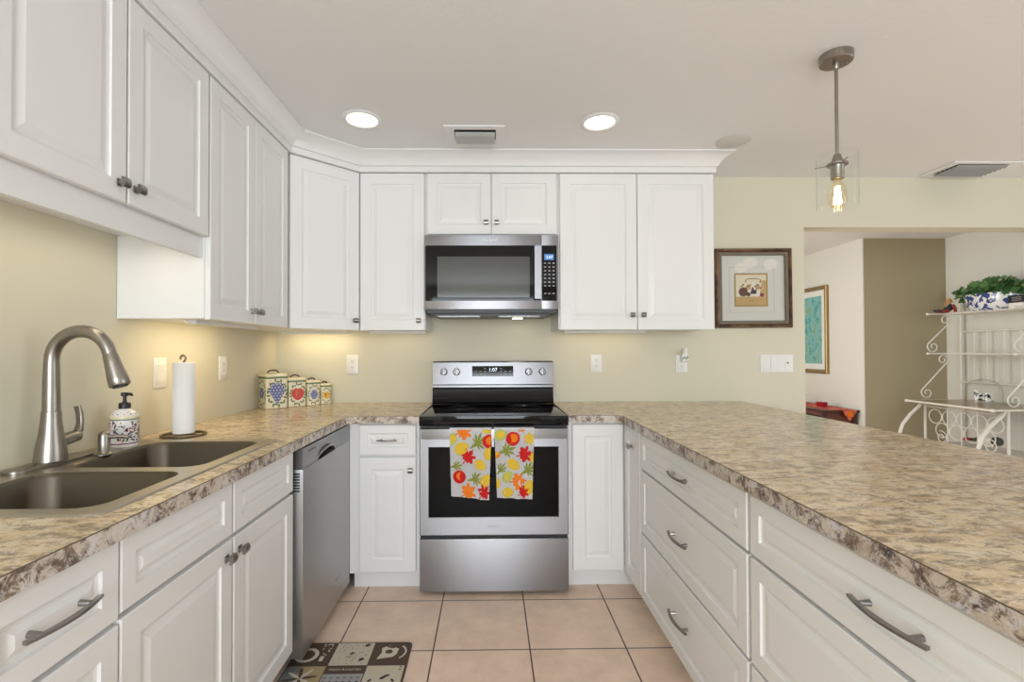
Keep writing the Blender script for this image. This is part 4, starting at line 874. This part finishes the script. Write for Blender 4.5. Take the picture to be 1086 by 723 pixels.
mb = MB(BLKP); mb.lathe([(.035, zz+.0035), (.03, zz+.012), (.009, zz+.03), (.009, zz+.085), (.03, zz+.10), (.032, zz+.112), (0, zz+.113)], (3.585, 5.53, 0), 20); tag(mb.build('candle_holder', smooth=50), 'black candle holder on the sideboard at the wall end, left of the red dish', 'candle holder')
c = thing('framed_painting', (3.79, 5.85, .975), 'tall teal garden painting in a gold frame on the hall wall', 'picture')
F = Fr((3.80, 5.86, 1.475), (0, -1, 0), (0, 0, 1), (-1, 0, 0)); W3, H3 = .47, .50
mb = MB(mat('gold_frame', (.33, .23, .10), .4, .7)); ring(mb, W3, H3, W3-.042, H3-.042, [(0, .001), (0, .028), (.2, .034), (.5, .026), (.8, .03), (1, .015), (1, .005)]); mb.build('frame', c, smooth=30)
mb = MB(mat('painting_mat', (.78, .78, .72), .7)); mb.box(-W3+.05, W3-.05, -H3+.05, H3-.05, .003, .008, F=F); mb.build('mat_board', c, smooth=0)
ART = mat('garden_art', rough=.7); nt = ART.node_tree
g_ = nd(nt, 'ShaderNodeNewGeometry'); mp_ = nd(nt, 'ShaderNodeMapping'); mp_.inputs['Scale'].default_value = (1, 1, .6); n_ = nd(nt, 'ShaderNodeTexNoise'); n_.inputs['Scale'].default_value = 15; n_.inputs['Detail'].default_value = 8; n_.inputs['Roughness'].default_value = .7; n_.inputs['Distortion'].default_value = .4
r_ = nd(nt, 'ShaderNodeValToRGB'); e = r_.color_ramp.elements
for _ in range(3): e.new(.5)
for i, (p_, c_) in enumerate(((.30, (.03, .16, .13)), (.42, (.08, .34, .30)), (.52, (.24, .48, .50)), (.62, (.20, .36, .14)), (.74, (.62, .66, .58)))): e[i].position = p_; e[i].color = (*c_, 1)
nt.links.new(g_.outputs['Position'], mp_.inputs[0]); nt.links.new(mp_.outputs[0], n_.inputs['Vector']); nt.links.new(n_.outputs[0], r_.inputs[0]); nt.links.new(r_.outputs[0], nt.nodes['Principled BSDF'].inputs['Base Color'])
mb = MB(ART); mb.box(-W3+.11, W3-.11, -H3+.11, H3-.11, .008, .0095, F=F); mb.build('painting', c, smooth=0)

# ------------------------------------------------------------------ baker's rack
IRON = mat('cream_iron', (.78, .76, .70), .4)
c = thing('bakers_rack', (4.3, 4.22, 0), 'cream wrought-iron baker\'s rack with scrollwork against the right wall', 'rack')
ka, kb = 3.812, 4.606; XF, XM, XW = 3.992, 4.14, 4.625; SH = (1.585, 1.205); ZTOP = .765
FS = lambda y: Fr((0, y, 0), (1, 0, 0), (0, 0, 1), (0, -1, 0))
WT = mixcol(mat('rack_wood', rough=.3, coat=.3), (.25, .17, .09), (.38, .27, .16), 6, .35, .65, stretch=(10, 1, 1))
mb = MB(WT); mb.box(XF+.012, XW, ka+.012, kb-.012, ZTOP-.022, ZTOP); mb.build('tabletop', c, smooth=0)
mb = MB(IRON); mb.tube([(XW, ka, ZTOP-.008), (XF, ka, ZTOP-.008), (XF, kb, ZTOP-.008), (XW, kb, ZTOP-.008)], .009, 8)
for y in (ka, kb): mb.lathe([(0, -.02), (.012, -.014), (.016, 0), (.012, .014), (0, .02)], n=12, F=Fr((XF, y, ZTOP-.008), (1, 0, 0), (0, 0, 1), (0, 1, 0)))
mb.build('tabletop_rim', c)
for y in (ka+.02, kb-.03):
    mb = MB(IRON); mb.tube([(XF+.12, y, ZTOP-.016), (XF+.09, y, ZTOP-.06), (XF+.01, y, ZTOP-.13), (XF-.07, y, ZTOP-.23), (XF-.105, y, ZTOP-.33), (XF-.10, y, ZTOP-.45), (XF-.06, y, ZTOP-.58), (XF-.01, y, ZTOP-.69), (XF-.02, y, ZTOP-.745), (XF-.05, y, .012)], .01, sq=(.016, .008)); mb.build('leg', c)
    mb = MB(IRON); mb.lathe([(.011, 0), (.011, ZTOP-.016)], (XM, y, 0), 10); mb.build('post', c)
for y in (ka+.005, kb+.09): mb = MB(IRON); mb.lathe([(.013, 0), (.013, 1.66), (.018, 1.668), (.012, 1.69), (0, 1.695)], (XW-.01, y, 0), 10); mb.build('back_post', c)
for z in SH:
    mb = MB(IRON); mb.box(4.375 if z > 1.5 else 4.40, XW-.026, ka+.03, kb, z-.008, z-.002)
    mb.tube([(4.215, kb+.004, z), (XW-.01, kb+.004, z)], .008, 8); mb.tube([(4.215, ka+.02, z), (XW-.01, ka+.02, z)], .008, 8); xf = 4.37; mb.tube([(xf, ka+.02, z), (xf, kb+.004, z)], .007, 8)
    for y in (ka+.02, kb+.004): mb.lathe([(0, -.016), (.011, -.010), (.013, 0), (.010, .012), (0, .016)], n=10, F=Fr((4.21, y, z), (0, 1, 0), (0, 0, 1), (1, 0, 0)))
    mb.build('shelf', c)
mb = MB(IRON)
for z in (1.42, .93): mb.tube([(XW-.022, ka, z), (XW-.022, kb+.09, z)], .008, 8)
for y in (4.552, 4.432, 4.283, 4.144, 4.0, 3.87): mb.tube([(XW-.022, y, .93), (XW-.022, y, 1.42)], .0055, 6)
mb.build('back_grille', c)
def spiral(cx, cz, r0, r1, a0, turns, n=26): return [(cx+(r0+(r1-r0)*i/n)*math.cos(a0+turns*2*PI*i/n), cz+(r0+(r1-r0)*i/n)*math.sin(a0+turns*2*PI*i/n)) for i in range(n+1)]
def scroll(y, z0, z1, xr, xl, name='scroll'):
    F = FS(y); rt, rb = .050, .058; T = 1.2*2*PI; N = 28
    top = [(xr-rt+(.016+(rt-.016)*i/N)*math.cos(-.45+T*(1-i/N)), z1-rt-.002+(.016+(rt-.016)*i/N)*math.sin(-.45+T*(1-i/N))) for i in range(N+1)]
    bot = [(xl+rb+(rb+(.014-rb)*i/N)*math.cos(PI-.45+T*i/N), z0+rb+.002+(rb+(.014-rb)*i/N)*math.sin(PI-.45+T*i/N)) for i in range(N+1)]
    mb = MB(IRON); mb.tube([F.p(*q) for q in top]+[F.p(*q) for q in bot], .0055, 6); mb.build(name, c)
for y in (ka+.02, kb+.004):
    scroll(y, SH[1]+.006, SH[0]-.006, 4.43, 4.20); scroll(y, ZTOP+.006, SH[1]-.006, 4.40, 4.135)
mb = MB(IRON); FW = Fr((XM-.004, 0, 0), (0, -1, 0), (0, 0, 1), (-1, 0, 0))
mb.tube([(XM, ka+.02, ZTOP-.055), (XM, kb-.03, ZTOP-.055)], .006, 6); mb.tube([(XM, ka+.02, .36), (XM, kb-.03, .36)], .006, 6)
for row, (z, off) in enumerate(((.625, 0), (.505, .068))):
    for k in range(5):
        yy = kb-.14-off-k*.135
        if yy > ka+.06: mb.tube([FW.p(-yy+.064*math.cos(2*PI*i/24), z+.064*math.sin(2*PI*i/24)) for i in range(24)], .004, 6, closed=True)
for yy in (kb-.2, ka+.16): mb.tube([FW.p(-q[0], q[1]) for q in spiral(yy, .44, .06, .014, 1.2, 1.4)], .004, 6)
for yy in (4.35, 4.22, 4.08): mb.tube([(XM, yy, .36), (XM, yy, ZTOP-.055)], .0045, 6)
mb.build('wine_holder', c)
mb = MB(IRON); mb.box(XM+.01, XW-.03, ka+.03, kb-.03, .355, .365)
for k in range(8): mb.tube([(XM, ka+.06+k*.1, .358), (XW-.02, ka+.06+k*.1, .358)], .004, 6)
mb.build('lower_shelf', c)
# wine bottle lying in the holder
mb = MB(mat('bottle_green', (.02, .03, .015), .08, coat=.5), mat('foil_red', (.35, .01, .02), .35), mat('bottle_label', (.72, .70, .64), .6))
FBt = Fr((4.205, 4.26, .452), (1, 0, 0), (0, .10, .995), (0, -.995, .10))
mb.lathe([(.0, 0), (.0145, .001), (.0145, .03), (.0142, .062)], n=20, F=FBt, m=mb.m[1]); mb.lathe([(.0142, .062), (.0145, .085), (.02, .105), (.034, .13), (.037, .15)], n=20, F=FBt, m=mb.m[0], cap=False); mb.lathe([(.037, .15), (.0372, .165), (.0372, .25), (.037, .262)], n=20, F=FBt, m=mb.m[2], cap=False); mb.lathe([(.037, .262), (.037, .29), (.034, .30), (0, .297)], n=20, F=FBt, m=mb.m[0])
tag(mb.build('wine_bottle', smooth=40), 'wine bottle with red foil lying in the rack\'s scroll holder', 'bottle')
# planter with ivy
BW = mixcol(mat('delft_porcelain', rough=.15, coat=.5), (.03, .06, .22), (.74, .76, .78), 22, .455, .49, 2)
yc_, xc_ = 4.215, 4.42; zb = SH[0]+.001
c = thing('ivy_planter', (xc_, yc_, zb), 'green ivy in a blue and white oval bowl on the rack\'s top shelf', 'plant')
def ell(a, b, z, n=36): return [(xc_+a*math.cos(2*PI*k/n), yc_+b*math.sin(2*PI*k/n), z) for k in range(n)]
MB(BW).loops([ell(*q) for q in ((.075, .155, zb), (.085, .17, zb+.008), (.105, .205, zb+.05), (.11, .215, zb+.10), (.115, .222, zb+.140), (.112, .220, zb+.152), (.105, .21, zb+.146), (.10, .20, zb+.12))]).build('oval_bowl', c, smooth=50)
IV = [mat('ivy_dark', (.04, .12, .035), .45), mat('ivy_mid', (.085, .21, .06), .45), mat('ivy_pale', (.24, .34, .13), .5)]
def ivy(n, cx, cy, rx, ry, z0, z1, seed, parent, spill):
    rn = random.Random(seed); mb = MB(*IV)
    for k in range(n):
        a = rn.uniform(0, 2*PI); r = rn.uniform(.05, 1)**.6; x, y = cx+rx*r*math.cos(a), cy+ry*r*math.sin(a)*1.08
        z = z0+(z1-z0)*rn.random()*(1-.4*r*r)
        if spill and y > cy+ry*.72: y += rn.uniform(0, .06); z -= rn.uniform(0, .05)
        s = rn.uniform(.022, .042); u = Vector((rn.uniform(-1, 1), rn.uniform(-1, 1), rn.uniform(-.5, .6))).normalized(); nrm = Vector((-.6+rn.uniform(-.6, .6), rn.uniform(-.9, .5), .6)).normalized(); v = nrm.cross(u).normalized(); u = v.cross(nrm)
        F = Fr((x, y, z), u, v, nrm); m_ = IV[rn.choice([0, 0, 1, 1, 2])]
        mb.star(F, 0, 0, [(s*q[0], s*q[1]) for q in ((0, -.55), (.35, -.75), (.55, -.35), (1.0, -.25), (.62, .12), (.65, .55), (.3, .42), (0, 1.15), (-.3, .42), (-.65, .55), (-.62, .12), (-1.0, -.25), (-.55, -.35), (-.35, -.75))], 0, m_)
    return mb.build('foliage', parent, weld=False, smooth=0)
ivy(330, xc_-.005, yc_-.02, .11, .27, zb+.135, zb+.29, 5, c, True)
mb = MB(mat('ivy_stem', (.08, .07, .03), .7)); rn = random.Random(9)
for k in range(16):
    a = rn.uniform(0, 2*PI); mb.tube([(xc_, yc_+rn.uniform(-.15, .15), zb+.125), (xc_+.08*math.cos(a), yc_+.19*math.sin(a), zb+.19), (xc_+.11*math.cos(a), yc_+.25*math.sin(a), zb+.17)], .002, 5)
mb.build('stems', c)
mb = MB(mat('plaque_black', (.012, .012, .014), .35), mat('plaque_print', (.35, .34, .32), .6)); F = Fr((4.36, 3.958, zb), (0, -1, 0), (0, 0, 1), (-1, 0, 0))
mb.box(-.055, .075, .045, .105, -.006, .006, .002, F=F); mb.box(-.045, .065, 0, .045, -.02, .02, .006, m=OUTW, F=F)
for k in range(3): mb.box(-.03, .045, .062+k*.013, .066+k*.013, .006, .0064, m=mb.m[1], F=F)
tag(mb.build('plaque', smooth=30), 'small black plaque on a white stand right of the ivy bowl', 'plaque')
# scarecrow figure sitting on the shelf end
c = thing('scarecrow_doll', (4.32, 4.56, zb), 'tiny autumn scarecrow doll sitting on the rack\'s shelf end beside the ivy', 'figurine')
DB = mat('doll_blue', (.03, .05, .06), .9); DRD = mat('doll_red', (.33, .05, .03), .9); STR = mat('doll_straw', (.55, .27, .06), .9); SKN = mat('doll_face', (.60, .38, .24), .8)
def skin(name, pts, edges, radii, m, parent, sub=2):
    me = bpy.data.meshes.new(name); me.from_pydata([Vector(p)-ORG[parent.name] for p in pts], edges, []); me.materials.append(m)
    o = bpy.data.objects.new(name, me); COL.objects.link(o); o.parent = parent; ORG[o.name] = ORG[parent.name]
    md = o.modifiers.new('skin', 'SKIN'); me.skin_vertices.new() if not me.skin_vertices else None
    for i, r in enumerate(radii): me.skin_vertices[0].data[i].radius = (r, r)
    me.skin_vertices[0].data[0].use_root = True; sb = o.modifiers.new('sub', 'SUBSURF'); sb.levels = sb.render_levels = sub; md.use_smooth_shade = True; return o
q = (4.36, 4.545, zb)
skin('doll_body', [(q[0], q[1], q[2]+.026), (q[0]+.005, q[1], q[2]+.06), (q[0]+.005, q[1]-.002, q[2]+.078), (q[0], q[1], q[2]+.098), (q[0]-.05, q[1]+.022, q[2]+.022), (q[0]-.105, q[1]+.03, q[2]+.022), (q[0]-.05, q[1]-.02, q[2]+.022), (q[0]-.115, q[1]-.022, q[2]+.022), (q[0]-.035, q[1]+.03, q[2]+.045), (q[0]-.035, q[1]-.03, q[2]+.045), (q[0]-.125, q[1]+.03, q[2]+.034), (q[0]-.135, q[1]-.022, q[2]+.034)],
     [(0, 1), (1, 2), (2, 3), (0, 4), (4, 5), (0, 6), (6, 7), (1, 8), (1, 9), (5, 10), (7, 11)], [.024, .022, .012, .018, .014, .010, .014, .010, .009, .009, .009, .009], DB, c)
mb = MB(DRD)
for s_ in (-1, 1): mb.tube([(q[0]-.03, q[1]+.018*s_, q[2]+.023), (q[0]-.06, q[1]+.023*s_, q[2]+.023), (q[0]-.10, q[1]+.026*s_, q[2]+.0225)], [.0165, .0165, .0135], 12)
mb.tube([(q[0]+.03, q[1]-.03, q[2]+.012), (q[0]+.022, q[1]-.028, q[2]+.05), (q[0]+.012, q[1]-.02, q[2]+.085)], [.011, .016, .010], 10); mb.build('trousers', c)
mb = MB(STR); mb.lathe([(.040, .106), (.041, .109), (.022, .112), (.018, .130), (.008, .142), (0, .143)], q, 18)
mb.tube([(q[0]-.012, q[1]+.02, q[2]+.104), (q[0]-.016, q[1]+.022, q[2]+.075)], .008, 8); mb.build('straw_hat', c, smooth=40)
mb = MB(SKN); mb.lathe([(0, .086), (.012, .089), (.0185, .099), (.015, .107), (0, .108)], (q[0]-.006, q[1], q[2]), 14); mb.build('face', c, smooth=60)
# black and white figure under a glass dome
c = thing('glass_dome_figurine', (4.40, 4.275, ZTOP), 'black and white ceramic figurine with clear glass dome on the rack tabletop', 'figurine')
cx_, cy_, cz_ = 4.40, 4.275, ZTOP+.001
skin('figurine', [(cx_, cy_, cz_+.05), (cx_, cy_+.05, cz_+.055), (cx_, cy_+.075, cz_+.095), (cx_-.008, cy_+.088, cz_+.10), (cx_, cy_-.055, cz_+.055), (cx_-.02, cy_+.045, cz_+.012), (cx_+.02, cy_+.045, cz_+.012), (cx_-.02, cy_-.05, cz_+.012), (cx_+.02, cy_-.05, cz_+.012), (cx_, cy_-.075, cz_+.03)],
     [(0, 1), (1, 2), (2, 3), (0, 4), (1, 5), (1, 6), (4, 7), (4, 8), (4, 9)], [.032, .028, .019, .014, .03, .013, .013, .013, .013, .006], mixcol(mat('figurine_glaze', rough=.2, coat=.4), (.015, .015, .02), (.78, .77, .75), 17, .47, .50, 1), c)
mb = MB(GLASS); R_ = .125
mb.lathe([(R_, cz_+.001), (R_+.002, cz_+.002), (R_, cz_+.10), (R_*.92, cz_+.15), (R_*.7, cz_+.19), (R_*.35, cz_+.212), (.012, cz_+.216), (.010, cz_+.224), (.018, cz_+.232), (.016, cz_+.244), (0, cz_+.248)], (cx_, cy_, 0), 36, cap=False); mb.build('glass_dome', c, smooth=60)
